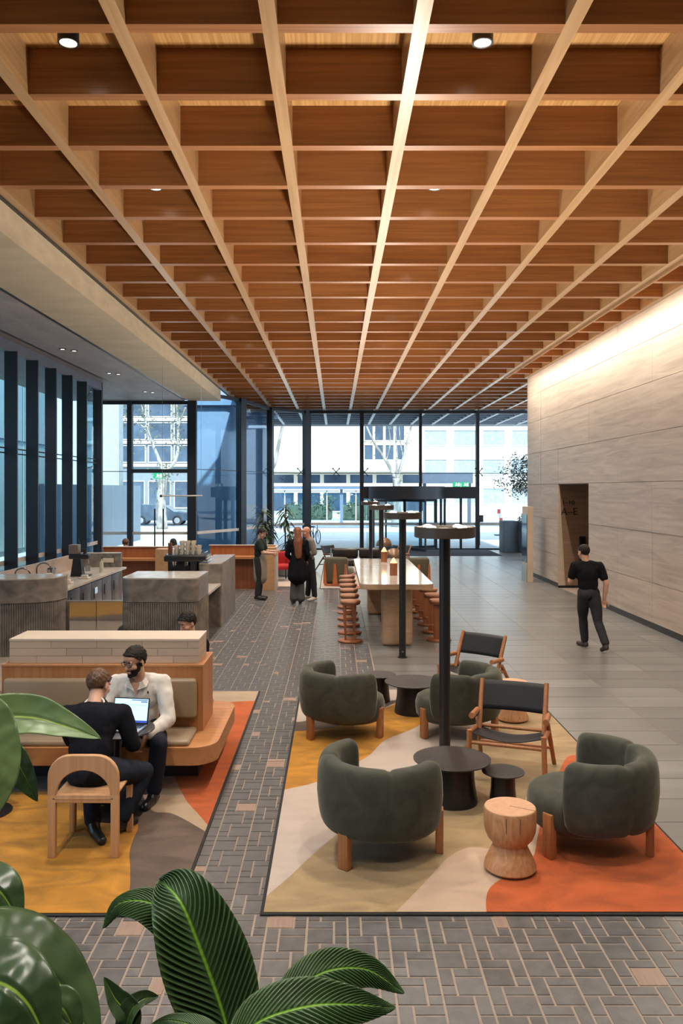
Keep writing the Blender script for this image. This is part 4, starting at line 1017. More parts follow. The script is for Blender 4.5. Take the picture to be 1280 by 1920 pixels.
# --- small appliances
kt = thing('milk_jug', 'pale enamel jug on the back counter by the taps', 'jug', (-5.0, 14.2, .90))
MB().lathe([(.07, 0), (.075, .01), (.068, .22), (.06, .235)], 20).build('body', mat('cream_enamel', (.6, .58, .5), None, .4), kt); MB().tube([(.07, .02, .19), (.12, .03, .17), (.12, .03, .09), (.07, .02, .06)], .008, 8).build('handle', BLACK, kt)
js = thing('steel_pot', 'tall steel pot beside the pale jug', 'pot', (-5.22, 14.95, .90)); MB().lathe([(.08, 0), (.08, .24)], 20).build('body', mat('satin_steel', (.55, .58, .56), None, .3, .8), js); MB().lathe([(.082, .24), (.06, .265), (0, .268)], 20).build('lid', BLACK, js)
mk = thing('milk_frother', 'small black frothing machine next to the farther tap', 'machine', (-4.92, 13.62, .90))
MB().rbox(-.1, .1, -.07, .07, 0, .05, .01).build('base', BLACK, mk); MB().rbox(.02, .1, -.05, .05, .05, .2, .01).build('column', BLACK, mk); MB().rbox(-.14, .1, -.06, .06, .2, .28, .02).build('head', BLACK, mk)
for n, (x, y, lab) in enumerate(((-4.86, 14.72, 'small pale tray on the back counter in front of the pot'), (-4.78, 15.5, 'stack of pale takeaway lids beside the grinder'))):
    t = thing('counter_tray', lab, 'tray', (x, y, .90)); MB().rbox(-.1, .1, -.07, .07, 0, .03, .008).build('base', mat('tray_cream', (.6, .52, .42), None, .5), t); MB().rbox(-.06, .06, -.05, .05, .03, .075, .01).build('stack', MATS['tray_cream'], t)
# --- coffee grinder
gr = thing('coffee_grinder', 'black coffee grinder with clear bean hopper on the back counter', 'grinder', (-5.02, 16.0, .90))
MB().rbox(-.16, .20, -.13, .13, 0, .03, .01).build('foot', BLACK, gr)
b = MB(); b.add([(-.16, -.1, .03), (.06, -.1, .03), (.06, .1, .03), (-.16, .1, .03), (-.12, -.08, .34), (.03, -.08, .34), (.03, .08, .34), (-.12, .08, .34)], [(3, 2, 1, 0), (4, 5, 6, 7), (0, 1, 5, 4), (1, 2, 6, 5), (2, 3, 7, 6), (3, 0, 4, 7)]); b.build('body', BLACK, gr, smooth=False)
MB().rbox(-.2, .18, -.1, .1, .34, .44, .02).build('motor_head', BLACK, gr); MB().rbox(-.2, -.02, -.1, .1, .44, .62, .01).build('rear_housing', mat('bronze_housing', (.20, .15, .12), None, .4), gr)
MB().lathe([(.035, .44), (.04, .52), (.05, .55), (.115, .68), (.125, .74)], 24, (.09, 0, 0)).build('bean_hopper', GLASSB, gr)
MB().lathe([(.035, .44), (.036, .5), (.04, .535), (0, .535)], 20, (.09, 0, 0)).build('coffee_beans', mat('roast_beans', (.05, .025, .015), None, .6, scale=(60, 60, 60)), gr)
MB().tube([(.14, 0, .34), (.16, 0, .24)], .02, 8).build('chute', mat('satin_steel', (.5, .5, .5)), gr); MB().lathe([(.045, .1), (.05, .2)], 16, (.15, 0, 0)).build('dosing_cup', MATS['satin_steel'], gr)
bt = thing('sauce_bottle', 'slim clear bottle with pump behind the grinder', 'bottle', (-4.82, 16.75, .90)); MB().lathe([(.04, 0), (.04, .2), (.015, .24), (.015, .27)], 16).build('body', mat('pale_bottle', (.5, .5, .36), None, .2), bt); MB().tube([(0, 0, .27), (0, 0, .31), (.05, 0, .31)], .007, 6).build('pump', BLACK, bt)
sg = thing('menu_card', 'small cream card holder on the marble end slab', 'card', (-4.98, 17.83, 1.0)); MB().rbox(-.12, .12, -.012, 0, 0, .1, .003).build('card', mat('card_cream', (.66, .56, .44), None, .7), sg); MB().box(-.13, .13, .0, .008, -.008, .108).build('backing', BLACK, sg, smooth=False)
# --- espresso machine on the island bench
em = thing('espresso_machine', 'black and chrome espresso machine on the cafe island', 'espresso machine', (-2.86, 15.6, .90))
CHR = mat('chrome', (.62, .63, .64), None, .12, 1)
MB().rbox(-.38, .40, -.28, .30, .34, .46, .03).build('top_body', BLACK, em)
MB().rbox(-.36, .23, .0, .28, .06, .36, .02).build('rear_body', mat('dark_panel', (.03, .025, .025), None, .4), em)
MB().rbox(-.38, .24, -.28, .28, .02, .07, .01).build('drip_tray', CHR, em)
for s in (-1, 1):
    for y in (-.22, .22): MB().lathe([(.03, 0), (.025, .03)], 12, (s*.26-.07, y, 0)).build('foot', BLACK, em)
MB().rbox(.12, .235, -.27, -.18, .03, .36, .02).build('front_leg', BLACK, em)
for x in (-.18, .05):
    g_h = MB().lathe([(.045, .27), (.05, .34)], 18, (x, -.18, 0)).build('group_head', CHR, em); MB().tube([(x, -.2, .265), (x-.02, -.36, .25)], [.016, .019], 10).build('portafilter_handle', BLACK, em)
b = MB()
for k in range(3): b.rbox(.40, .44, -.26+.18*k, -.12+.18*k, .38, .46, .01)
b.rbox(.36, .45, -.28, .3, .335, .375, .01); b.build('side_chrome', CHR, em)
MB().tube([(-.36, -.2, .46), (-.36, .26, .46)], .01, 8).tube([(.36, -.2, .50), (.36, .26, .50)], .01, 8).tube([(.36, -.2, .46), (.36, -.2, .5)], .01, 8).build('cup_rail', CHR, em)
CUP = mat('cream_cup', (.72, .64, .52), None, .35); cup0 = None
CM = MB().lathe([(.03, 0), (.042, .06), (.044, .085), (.04, .085), (.036, .06), (.024, .01), (0, .01)], 16).mesh('cup_body', CUP)
k = 0
for ix in range(5):
    for iy in range(2):
        for iz in range(3 if ix in (1, 2, 3) else 2):
            pos = (-3.03+.105*ix, 15.48+.12*iy, 1.362+.088*iz)
            c = link('coffee_cup', CM, None, pos); tag(c, 'cream coffee cup stacked on the espresso machine', 'cup', 'cups on the espresso machine'); k += 1
tn = thing('takeaway_cup_stack', 'brown takeaway cups stacked at the left of the cream cups', 'cups', (-3.16, 15.55, 1.362)); 
for i in range(3): MB().lathe([(.035, .055*i), (.045, .055*i+.11)], 16).build('cup', mat('brown_cup', (.22, .09, .06), None, .6), tn)
pj = thing('steaming_jug', 'steel steaming jug at the front of the island bench', 'jug', (-3.02, 14.6, .83)); MB().lathe([(.055, 0), (.06, .02), (.045, .12), (.052, .15)], 18).build('body', mat('satin_steel', (.5, .5, .5)), pj); MB().tube([(-.05, 0, .13), (-.1, 0, .11), (-.1, 0, .05), (-.055, 0, .03)], .007, 6).build('handle', MATS['satin_steel'], pj)
lb = thing('lemon_bottle', 'small yellow bottle beside the steaming jug', 'bottle', (-2.83, 14.75, .83)); MB().lathe([(.035, 0), (.035, .09), (.012, .12), (.012, .15)], 14).build('body', mat('yellow_glass', (.7, .55, .1), None, .3), lb); MB().lathe([(.014, .15), (.014, .17)], 10).build('cap', BLACK, lb)
kb_ = thing('knock_box', 'low black knock box behind the island front', 'box', (-3.25, 14.3, .83)); MB().rbox(-.1, .1, -.12, .12, 0, .13, .02).build('body', BLACK, kb_); MB().tube([(-.1, 0, .13), (.1, 0, .13)], .012, 8).build('bar', BLACK, kb_)

# ============================================================ TIMBER BOOTHS
def booth(loc, w, label, side):
    t = thing('timber_booth', label, 'booth', loc)
    MB().box(-w/2, w/2, .5, .58, 0, 1.12).build('back_panel', RED_TIMBER, t, smooth=False)
    MB().box(-w/2, w/2, .10, .52, .80, .86).build('ledge', wood('booth_ledge', (.55, .24, .09), (.46, .18, .06), 'x'), t, smooth=False)
    MB().box(-w/2, w/2, .30, .5, 0, .80).build('lower_panel', wood('booth_lower', (.26, .085, .03), (.2, .06, .02), 'z'), t, smooth=False)
    MB().box(-w/2-.02, w/2+.02, .46, .60, 1.12, 1.14).build('cap', mat('pale_cap', (.55, .46, .38), None, .5), t, smooth=False)
    s = 1 if side == 'right' else -1
    pl = [(w/2-.42, .10), (w/2-.2, .02), (w/2, -.02), (w/2, .56), (w/2-.42, .56)]
    MB().prism(pl, 0, 1.10).build('end_panel', wood('booth_end', (.60, .33, .16), (.52, .27, .12), 'x'), t, smooth=False)
    MB().prism([(w/2, -.03), (w/2+.05, -.03), (w/2+.05, .60), (w/2, .60)], 0, 1.12).build('end_cap', mat('pale_cap', (.5, .5, .5)), t, smooth=False)
    return t
booth((-2.45, 21.0, 0), 1.75, 'orange timber serving booth right of the cafe island', 'right')
booth((-5.05, 20.4, 0), 1.85, 'orange timber serving booth behind the coffee machine', 'right')
# ============================================================ PLANTS BY THE BOOTH
def strap_leaf(b, base, az, L, droop, w, up):
    d = Vector((math.cos(az), math.sin(az), 0)); sd = Vector((-math.sin(az), math.cos(az), 0)); base = Vector(base); n = 6; V = []
    for i in range(n+1):
        t = i/n; p = base+d*(L*t*math.cos(up)*1.0)+Vector((0, 0, L*(t*math.sin(up)-droop*t*t)))
        ww = w*math.sin(PI*min(1, .12+t*.88))**.7; V += [p-sd*ww+Vector((0, 0, .006)), p, p+sd*ww+Vector((0, 0, .006))]
    Fc = []
    for i in range(n): Fc += [(i*3, i*3+1, i*3+4, i*3+3), (i*3+1, i*3+2, i*3+5, i*3+4)]
    b.add(V, Fc)
DRAC = mat('dracaena_leaf', (.035, .075, .03), (.02, .045, .02), .45, scale=(6, 6, 6), rnd=.3)
def dracaena(loc, heads, label):
    t = thing('potted_dracaena', label, 'plant', loc)
    MB().lathe([(.19, 0), (.23, .02), (.25, .5), (.235, .5), (.22, .44), (0, .44)], 24).build('pot', mat('grey_pot', (.2, .19, .18), None, .7), t)
    MB().lathe([(.222, .455), (0, .46)], 20).build('soil', mat('potting_soil', (.04, .03, .02), None, .95), t)
    for hx, hy, z in heads:
        MB().tube([(hx*.4, hy*.4, .4), (hx*.7, hy*.7, z*.6), (hx, hy, z)], [.03, .024, .02], 8).build('cane', mat('cane_bark', (.26, .19, .12), None, .8), t)
        for k in range(44):
            b = MB(); u = random.uniform(-.5, 1.2); strap_leaf(b, (hx, hy, z-random.uniform(-.08, .5)), random.uniform(0, 2*PI), random.uniform(.28, .46), random.uniform(.45, .95), random.uniform(.03, .05), u)
            b.build('leaf', DRAC, t, smooth=True)
dracaena((-2.17, 24.3, .0), [(0, 0, 1.95), (.14, .05, 1.5), (-.1, -.05, 1.15)], 'potted dracaena with dark strappy leaves, left of the pair')
dracaena((-1.52, 24.6, .0), [(0, 0, 1.98), (.12, -.08, 1.25)], 'potted dracaena with dark strappy leaves, right of the pair')
# ============================================================ INDOOR TREE, TOTEM, PENDANT
tr = thing('indoor_tree', 'leafy indoor tree in a tall blue-grey planter by the entrance', 'tree', (8.0, 33.4, 0))
PLB = mat('planter_blue', (.11, .16, .20), (.09, .13, .17), .5)
MB().rbox(-.42, .32, -.5, .5, 0, 1.32, .02).build('planter', PLB, tr); MB().box(-.38, .28, -.46, .46, 1.25, 1.33).build('soil', mat('potting_soil', (.04, .03, .02)), tr, smooth=False)
MB().tube([(0, 0, 1.3), (.03, 0, 2.3), (0, 0, 3.0)], [.04, .035, .03], 8).build('trunk', mat('cane_bark', (.2, .2, .2)), tr)
for e_ in ((-.5, .1, 3.3), (.3, -.2, 3.6), (-.1, .2, 3.9), (-.9, 0, 2.9)): MB().tube([(0, 0, 2.6), (e_[0]*.5, e_[1]*.5, 2.95), e_], [.022, .016, .008], 6).build('branch', MATS['cane_bark'], tr)
leaf_cloud([(random.gauss(-.15, .45), random.gauss(0, .35), random.uniform(2.5, 3.9)) for _ in range(90)], 1500, .07, .13, mat('ficus_leaf', (.06, .085, .05), (.03, .045, .035), .5), 'foliage', tr)
leaf_cloud([(random.uniform(-.35, .25), random.uniform(-.4, .4), 1.45) for _ in range(20)], 160, .08, .08, MATS['ficus_leaf'], 'underplanting', tr)
pb = thing('planter_box', 'lower blue-grey planter box left of the indoor tree', 'planter', (7.25, 34.1, 0)); MB().rbox(-.3, .3, -.5, .5, 0, 1.3, .02).build('body', PLB, pb); MB().box(-.26, .26, -.46, .46, 1.22, 1.28).build('soil', MATS['potting_soil'], pb, smooth=False)
to = thing('directory_totem', 'pale stone directory totem with dark glass side at the wall end', 'totem', (5.45, 22.8, 0))
MB().box(-.08, .085, 0, .62, 0, 2.12).build('stone_body', mat('cream_stone', (.66, .54, .40), (.58, .47, .35), .4, scale=(2, 2, 4)), to, smooth=False)
MB().box(-.095, -.08, .02, .60, .55, 1.9).build('screen', mat('dark_glass_screen', (.03, .06, .1), None, .08), to, smooth=False); MB().box(-.1, -.08, .0, .62, 0, .5).build('steel_base', mat('satin_steel', (.5, .5, .5)), to, smooth=False)
pn = thing('linear_pendant', 'slim pale linear pendant hung on thin wires over the cafe', 'pendant lamp', (-3.78, 20.0, 2.43), R(4))
MB().rbox(-.50, .50, -.03, .03, 0, .035, .012).build('tube', mat('pendant_white', (.62, .6, .56), None, .5), pn); MB().ball((-.5, 0, .015), (.04, .035, .035), 12, 8).build('end_cap', BLACK, pn)
for x in (-.47, .47): MB().tube([(x, 0, .03), (x, 0, 3.2 if x < 0 else 3.55)], .004, 5).build('wire', mat('wire_grey', (.3, .3, .3), None, .4), pn)
# ============================================================ PEOPLE
def V3(*a): return np.array(a, float)
def unit(v): v = np.array(v, float); return v/np.linalg.norm(v)
def cap(p0, r0, p1, r1): return ('cap', np.array(p0, float), r0, np.array(p1, float), r1)
def ell(c, r, fr=None): return ('ell', np.array(c, float), np.array(r, float), np.eye(3) if fr is None else fr)
def chain(pts, rad): return [cap(pts[i], rad[i], pts[i+1], rad[i+1]) for i in range(len(pts)-1)]
def remeshed(prims, voxel, off=(0, 0, 0), grow=0.0, smooth=4, fold=0.0, ffreq=(9, 9, 9), seed=0.0):
    """merge overlapping capsules and ellipsoids into one continuous skin"""
    b = MB()
    for p in prims:
        if p[0] == 'cap':
            _, a, r0, c, r1 = p; r0 += grow; r1 += grow
            b.ball(a, r0, 14, 8); b.ball(c, r1, 14, 8)
            if np.linalg.norm(c-a) > 1e-4: b.tube([tuple(a), tuple(c)], [r0, r1], 14)
        else:
            _, c, r, fr = p; m = Matrix.Translation(Vector(c)) @ Matrix([list(fr[:, 0])+[0], list(fr[:, 1])+[0], list(fr[:, 2])+[0], [0, 0, 0, 1]]).transposed()
            b.ball((0, 0, 0), tuple(r+grow), 20, 12, mx=m)
    me = b.mesh('tmp', BLACK); o = link('tmp', me)
    md = o.modifiers.new('r', 'REMESH'); md.mode = 'VOXEL'; md.voxel_size = voxel; md.use_smooth_shade = True
    if smooth: ms = o.modifiers.new('s', 'SMOOTH'); ms.factor = .5; ms.iterations = smooth
    dg = bpy.context.evaluated_depsgraph_get(); ne = bpy.data.meshes.new_from_object(o.evaluated_get(dg)); bpy.data.objects.remove(o); bpy.data.meshes.remove(me)
    n = len(ne.vertices); co = np.empty(n*3); ne.vertices.foreach_get('co', co); co = co.reshape(-1, 3)
    if fold:
        nr = np.empty(n*3); ne.vertices.foreach_get('normal', nr); nr = nr.reshape(-1, 3)
        d = np.array([noise.noise(Vector((p[0]*ffreq[0]+seed, p[1]*ffreq[1], p[2]*ffreq[2])))+.5*noise.noise(Vector((p[0]*ffreq[0]*2.3, p[1]*ffreq[1]*2.3+seed, p[2]*ffreq[2]*2.3))) for p in co])
        co = co+nr*(d*fold)[:, None]
    co = co-np.array(off); ne.vertices.foreach_set('co', co.ravel()); ne.update()
    ne.polygons.foreach_set('use_smooth', [True]*len(ne.polygons))
    return ne
def put(name, me, m, parent):
    me.materials.clear(); me.materials.append(m); me.name = name
    return link(name, me, parent)
def hand(w, d, n, s, curl=.35, L=1.0, spread=1.0):
    """palm, four unequal fingers and a thumb from the side of the palm; n = where the palm faces, s = thumb side (+1/-1)"""
    d = unit(d); n = np.array(n, float); n = unit(n-d*n.dot(d)); q = np.cross(d, n)*s; w = np.array(w, float); P = []
    for i, k in enumerate((.031, .010, -.011, -.031)):
        kn = w+(d*.086+q*k*spread*1.05)*L; P.append(cap(w+(d*.012+q*k*.62)*L, .0145*L, kn, .0115*L))
        fl = (.068, .077, .071, .055)[i]*L; p = kn; a = .12
        for j, f in enumerate((.42, .32, .26)):
            a += curl*(.8 if j == 0 else 1.0); dd = d*math.cos(a)+n*math.sin(a); e = p+dd*fl*f; P.append(cap(p, (.0098, .0092, .0084)[j]*L, e, (.0092, .0084, .0072)[j]*L)); p = e
    P.append(cap(w+(d*.035)*L, .02*L, w+(d*.06+n*.004)*L, .018*L))
    b0 = w+(d*.022+q*.026)*L; t1 = b0+(d*.030+q*.030+n*.010)*L; t2 = t1+(d*.030+q*.010+n*.014)*L; t3 = t2+(d*.022+q*.001+n*.012)*L
    P += [cap(b0, .0145*L, t1, .0118*L), cap(t1, .0118*L, t2, .0102*L), cap(t2, .0102*L, t3, .0082*L)]
    return P
def head_frame(f, up):
    f = unit(f); up = np.array(up, float); u = unit(up-f*up.dot(f)); r = np.cross(f, u); return np.stack([r, f, u], 1)
def head_prims(c, fr, k=1.0):
    c = np.array(c, float); T = lambda x, y, z: c+fr @ (V3(x, y, z)*k)
    P = [ell(T(0, -.012, .032), V3(.075, .094, .086)*k, fr), ell(T(0, .022, -.03), V3(.062, .070, .086)*k, fr), ell(T(0, .036, -.086), V3(.044, .047, .033)*k, fr),
         ell(T(0, .056, .045), V3(.056, .042, .04)*k, fr), cap(T(0, .090, .004), .009*k, T(0, .107, -.034), .013*k), ell(T(0, .097, -.037), V3(.018, .012, .010)*k, fr),
         ell(T(0, .083, -.068), V3(.025, .013, .0065)*k, fr), ell(T(0, .081, -.079), V3(.022, .013, .0075)*k, fr), ell(T(0, .078, -.105), V3(.02, .014, .014)*k, fr)]
    for s in (-1, 1):
        P += [ell(T(s*.076, -.008, -.012), V3(.010, .020, .032)*k, fr), ell(T(s*.032, .082, .021), V3(.024, .011, .008)*k, fr), ell(T(s*.043, .055, -.03), V3(.022, .028, .022)*k, fr)]
    return P
def shell(name, head_me, c, fr, off, test, thick, m, parent, k=1.0, rough=.007, freq=75):
    """a close-cropped cover (hair, beard) lifted off the head surface wherever test(x, y, z) holds"""
    n = len(head_me.vertices); co = np.empty(n*3); head_me.vertices.foreach_get('co', co); co = co.reshape(-1, 3); nr = np.empty(n*3); head_me.vertices.foreach_get('normal', nr); nr = nr.reshape(-1, 3)
    loc = ((co+np.array(off)-np.array(c)) @ fr)/k
    keep = np.array([test(*p) for p in loc]); fs = [tuple(p.vertices) for p in head_me.polygons if sum(keep[list(p.vertices)]) == len(p.vertices)]
    used = sorted({i for f in fs for i in f}); mp = {v: i for i, v in enumerate(used)}
    edge = {}
    for f in fs:
        for a, b in zip(f, f[1:]+f[:1]): edge[(a, b)] = 1
    out = []
    for i in used:
        p, q = co[i], loc[i]; t = thick(*q) if callable(thick) else thick
        out.append(p+nr[i]*(t+rough*noise.noise(Vector(p)*freq)))
    V = [tuple(co[i]-nr[i]*.003) for i in used]+[tuple(p) for p in out]; N = len(used)
    Fc = [tuple(mp[i]+N for i in f) for f in fs]+[tuple(mp[i] for i in f[::-1]) for f in fs]
    for (a, b) in edge:
        if (b, a) not in edge: Fc.append((mp[a], mp[b], mp[b]+N, mp[a]+N))
    mb = MB(); mb.add(V, Fc); return mb.build(name, m, parent, smooth=True)
def hairline(front=.062, nape=-.062):
    xs = [-.13, -.085, -.05, -.022, .0, .02, .045, .075, .12]; zs = [nape, nape, nape*.75, -.01, .012, .022, front-.012, front, front+.012]
    return lambda x, y, z: z > np.interp(y, xs, zs) and not (abs(x) > .074 and y < .02 and z < .018 and y > -.034)
SKIN = mat('skin_warm', (.60, .34, .23), (.55, .30, .2), .5, scale=(20, 20, 20)); SKIN2 = mat('skin_fair', (.66, .38, .27), (.6, .34, .23), .5, scale=(20, 20, 20))
HAIRB = mat('hair_black', (.012, .010, .009), (.02, .015, .012), .7, scale=(90, 90, 30), spec=.25); HAIRN = mat('hair_brown', (.13, .06, .025), (.07, .032, .015), .55, scale=(90, 90, 30))
HAIRA = mat('hair_auburn', (.26, .09, .035), (.16, .05, .02), .5, scale=(60, 60, 6)); EYEW = mat('eye_white', (.7, .68, .65), None, .2); EYED = mat('eye_dark', (.02, .012, .01), None, .15)
LIP = mat('lip', (.42, .17, .13), None, .5)
def person(label, J, skin, top, legs, shoe, hair=None, hair_t=.012, face=True, vox=.008, cloth=.011, short_sleeve=False, extra=None, hl=None, hands=(None, None), k=1.0, slim=1.0, fold=.006, loc=None):
    """J: joints in world space. pelvis, chest, neck, head, face, up, and pairs (left, right) of sh, el, wr, hip, kn, an, toe"""
    fr = head_frame(J['face'], J.get('up', (0, 0, 1))); base = loc if loc is not None else (J['pelvis'][0], J['pelvis'][1], 0)
    t = thing('person', label, 'person', base); off = np.array(base, float)
    pel, che, nek, hd = (np.array(J[q], float) for q in ('pelvis', 'chest', 'neck', 'head'))
    sh, el, wr, hip, kn, an, toe = ([np.array(p, float) for p in J[q]] for q in ('sh', 'el', 'wr', 'hip', 'kn', 'an', 'toe'))
    right = unit(sh[1]-sh[0]); up = unit(che-pel); fwd = unit(np.cross(up, right)); tf = np.stack([right, fwd, unit(np.cross(right, fwd))], 1)
    mid = (pel+che)/2; s_ = slim
    torso = [ell(pel, V3(.165, .115, .125)*s_, tf), ell(mid, V3(.15, .11, .17)*s_, tf), ell(che, V3(.175, .118, .165)*s_, tf), ell((sh[0]+sh[1])/2*.75+che*.25, V3(.15, .085, .085)*s_, tf)]
    for i in (0, 1): torso += [cap((sh[0]+sh[1])/2+(nek-che)*.15, .06*s_, sh[i], .056*s_), cap(che+(sh[i]-che)*.6, .085*s_, sh[i], .056*s_)]
    arms = []; fore = []; leg = []; feet = []; hnd = []
    for i in (0, 1):
        arms += [cap(sh[i], .058*s_, el[i], .043*s_)]; fore += [cap(el[i], .043*s_, (el[i]*.6+wr[i]*.4), .042*s_), cap((el[i]*.6+wr[i]*.4), .042*s_, wr[i], .028*s_)]
        leg += [cap(pel+(hip[i]-pel)*.7, .105*s_, (hip[i]*.5+kn[i]*.5), .082*s_), cap((hip[i]+kn[i])/2, .082*s_, kn[i], .06*s_), cap(kn[i], .06*s_, kn[i]*.62+an[i]*.38, .058*s_), cap(kn[i]*.62+an[i]*.38, .058*s_, an[i], .038*s_)]
        feet += [cap(an[i], .036, toe[i]*.25+an[i]*.75+V3(0, 0, -.035), .036), cap(an[i]+V3(0, 0, -.045), .033, toe[i], .027), cap(an[i]-(toe[i]-an[i])*.22*V3(1, 1, 0)+V3(0, 0, -.05), .028, an[i], .033)]
        h = hands[i]; d = wr[i]-el[i]
        if h is None: h = dict(d=d, n=-fwd if d[2] > -.5 else right*(1 if i == 0 else -1), curl=.4)
        hnd += hand(wr[i], h.get('d', d), h['n'], (1 if i == 0 else -1)*h.get('flip', 1), h.get('curl', .4))
    neck = [cap(nek-(hd-nek)*.15, .06*s_, hd+fr @ V3(0, -.02, -.06), .052*s_)]
    hp = head_prims(hd, fr, k)
    body = put('body', remeshed(torso+arms+fore+leg+feet+neck+hp+hnd, vox, off, smooth=2), skin, t)
    hm = remeshed(hp, .006, off, smooth=3)
    if face:
        for s in (-1, 1):
            e = put('eye', MB().ball(tuple(hd+fr @ (V3(s*.031, .080, .004)*k)-off), .0115*k, 12, 8).mesh('eye', EYEW, True), EYEW, t)
            put('iris', MB().ball(tuple(hd+fr @ (V3(s*.031, .0885, .002)*k)-off), .0055*k, 10, 6).mesh('iris', EYED, True), EYED, e)
            bp_ = [hd+fr @ (V3(s*x, y, z)*k)-off for x, y, z in ((.014, .093, .021), (.031, .093, .026), (.05, .078, .021))]
            MB().tube([tuple(p) for p in bp_], [.004, .0045, .003], 6).build('eyebrow', hair or HAIRB, t)
        MB().tube([tuple(hd+fr @ (V3(x, y, -.0735)*k)-off) for x, y in ((-.022, .088), (0, .0965), (.022, .088))], [.002, .004, .002], 6).build('mouth', LIP, t)
    if hair: shell('hair', hm, hd, fr, off, hl or hairline(), hair_t, hair, t, k)
    sh_p = torso[:1]+torso[1:]+arms+([] if short_sleeve else fore)
    if short_sleeve: sh_p = torso+[cap(sh[i], .062*s_, sh[i]*.35+el[i]*.65, .056*s_) for i in (0, 1)]
    else: sh_p = torso+[cap(sh[i], .060*s_, el[i], .050*s_) for i in (0, 1)]+[cap(el[i], .050*s_, el[i]*.12+wr[i]*.88, .036*s_) for i in (0, 1)]
    tp_ = put('top', remeshed(sh_p, cloth, off, grow=.013, smooth=3, fold=fold, ffreq=(11, 11, 7), seed=base[0]*7), top, t)
    put('trousers', remeshed([ell(pel, V3(.168, .118, .12)*s_, tf)]+[q if q[4] > .04 else cap(q[1], q[2], q[1]*.12+q[3]*.88, .05) for q in leg], cloth, off, grow=.014, smooth=3, fold=.005, ffreq=(9, 9, 6), seed=base[1]), legs, t)
    for i in (0, 1): put('shoe', remeshed(feet[i*3:i*3+3], .009, off, grow=.009, smooth=2), shoe, t)
    return dict(t=t, fr=fr, hd=hd, off=off, hm=hm, k=k, top=tp_, nek=nek, tf=tf, che=che)
def at(P, x, y, z): return tuple(P['hd']+P['fr'] @ (V3(x, y, z)*P['k'])-P['off'])

WHITE = mat('white_shirt_cotton', (.72, .68, .62), (.64, .60, .55), .85, scale=(8, 8, 8)); NAVY = mat('navy_wool', (.010, .011, .016), (.007, .008, .012), .9, spec=.12); DENIM = mat('dark_denim', (.022, .026, .038), (.014, .017, .026), .85, spec=.12, scale=(20, 20, 20))
NAVYT = mat('navy_chino', (.018, .02, .032), (.012, .014, .022), .8, spec=.12); BSHOE = mat('black_shoe', (.012, .012, .013), None, .28); TSHIRT = mat('black_cotton', (.010, .010, .012), (.007, .007, .008), .9, spec=.12); GREYT = mat('charcoal_trouser', (.04, .04, .045), (.028, .028, .032), .85, spec=.12)
# --- man in the white shirt on the bench
A = person('bearded man in a white shirt and glasses sitting on the bench', dict(pelvis=(-1.70, 7.14, .52), chest=(-1.70, 7.07, .82), neck=(-1.70, 7.02, .985), head=(-1.715, 6.95, 1.135), face=(-.50, -.82, -.20), up=(-.12, -.2, 1),
    sh=((-1.495, 7.06, .925), (-1.905, 7.06, .925)), el=((-1.425, 6.94, .645), (-1.99, 6.93, .66)), wr=((-1.565, 6.72, .555), (-1.69, 6.70, .545)), hip=((-1.59, 7.10, .50), (-1.81, 7.10, .50)),
    kn=((-1.455, 6.70, .50), (-1.90, 6.72, .50)), an=((-1.50, 6.71, .105), (-1.86, 6.84, .105)), toe=((-1.535, 6.55, .045), (-1.90, 6.68, .045))), SKIN, WHITE, NAVYT, BSHOE, HAIRB, .016, vox=.0055, cloth=.009, fold=.011,
    hands=(dict(d=(-.35, -.25, -.8), n=(-.8, .2, 0), curl=.5), dict(d=(.35, -.3, -.8), n=(.8, .2, 0), curl=.5)), hl=hairline(.068, -.055))
shell('beard', A['hm'], A['hd'], A['fr'], A['off'], lambda x, y, z: (z < -.045 and y > .028 and not (abs(x) < .021 and -.083 < z < -.064) and not (abs(x) < .02 and z > -.05)) or (abs(x) > .05 and .0 < y < .045 and z < .0), .005, HAIRB, A['t'], 1, .003, 120)
gl = MB()
for s in (-1, 1):
    ring = [at(A, s*.033+.025*math.cos(a), .103-.006*abs(math.cos(a)) if math.cos(a)*s > 0 else .103, .004+.020*math.sin(a)) for a in np.linspace(0, 2*PI, 17)]
    gl.tube(ring, .0022, 6, caps=False); gl.tube([at(A, s*.058, .098, .01), at(A, s*.078, .02, .008)], .002, 6)
gl.tube([at(A, -.009, .105, .008), at(A, .009, .105, .008)], .002, 6); gl.build('glasses', BLACK, A['t'])
o_ = A['off']
for s in (-1, 1):
    c0 = np.array(at(A, 0, 0, 0)); p = np.array((-1.70, 6.985, .985))-o_
    cf = MB().add([tuple(p+V3(s*.075, .045, .015)), tuple(p+V3(s*.055, -.065, -.010)), tuple(p+V3(s*.015, -.088, -.085)), tuple(p+V3(s*.085, -.060, -.065)), tuple(p+V3(s*.098, .03, -.02))], [(0, 1, 2, 3, 4)] if s < 0 else [(4, 3, 2, 1, 0)]).build('collar', WHITE, A['t'], smooth=False)
    md = cf.modifiers.new('thick', 'SOLIDIFY'); md.thickness = .006
MB().add([(-1.735-o_[0], 6.925-o_[1], .955), (-1.665-o_[0], 6.925-o_[1], .955), (-1.70-o_[0], 6.918-o_[1], .84)], [(0, 1, 2)]).build('open_neck', SKIN, A['t'], smooth=False)
MB().tube([tuple(np.array((-1.56, 6.735, .565))-o_+V3(.036*math.cos(a), .018*math.sin(a), .030*math.sin(a))) for a in np.linspace(0, 2*PI, 15)], .006, 6).build('watch', BLACK, A['t'])
MB().ball(tuple(np.array((-1.60, 6.937, .87))-o_), (.007, .004, .012), 8, 6).build('chest_emblem', HAIRB, A['t'])
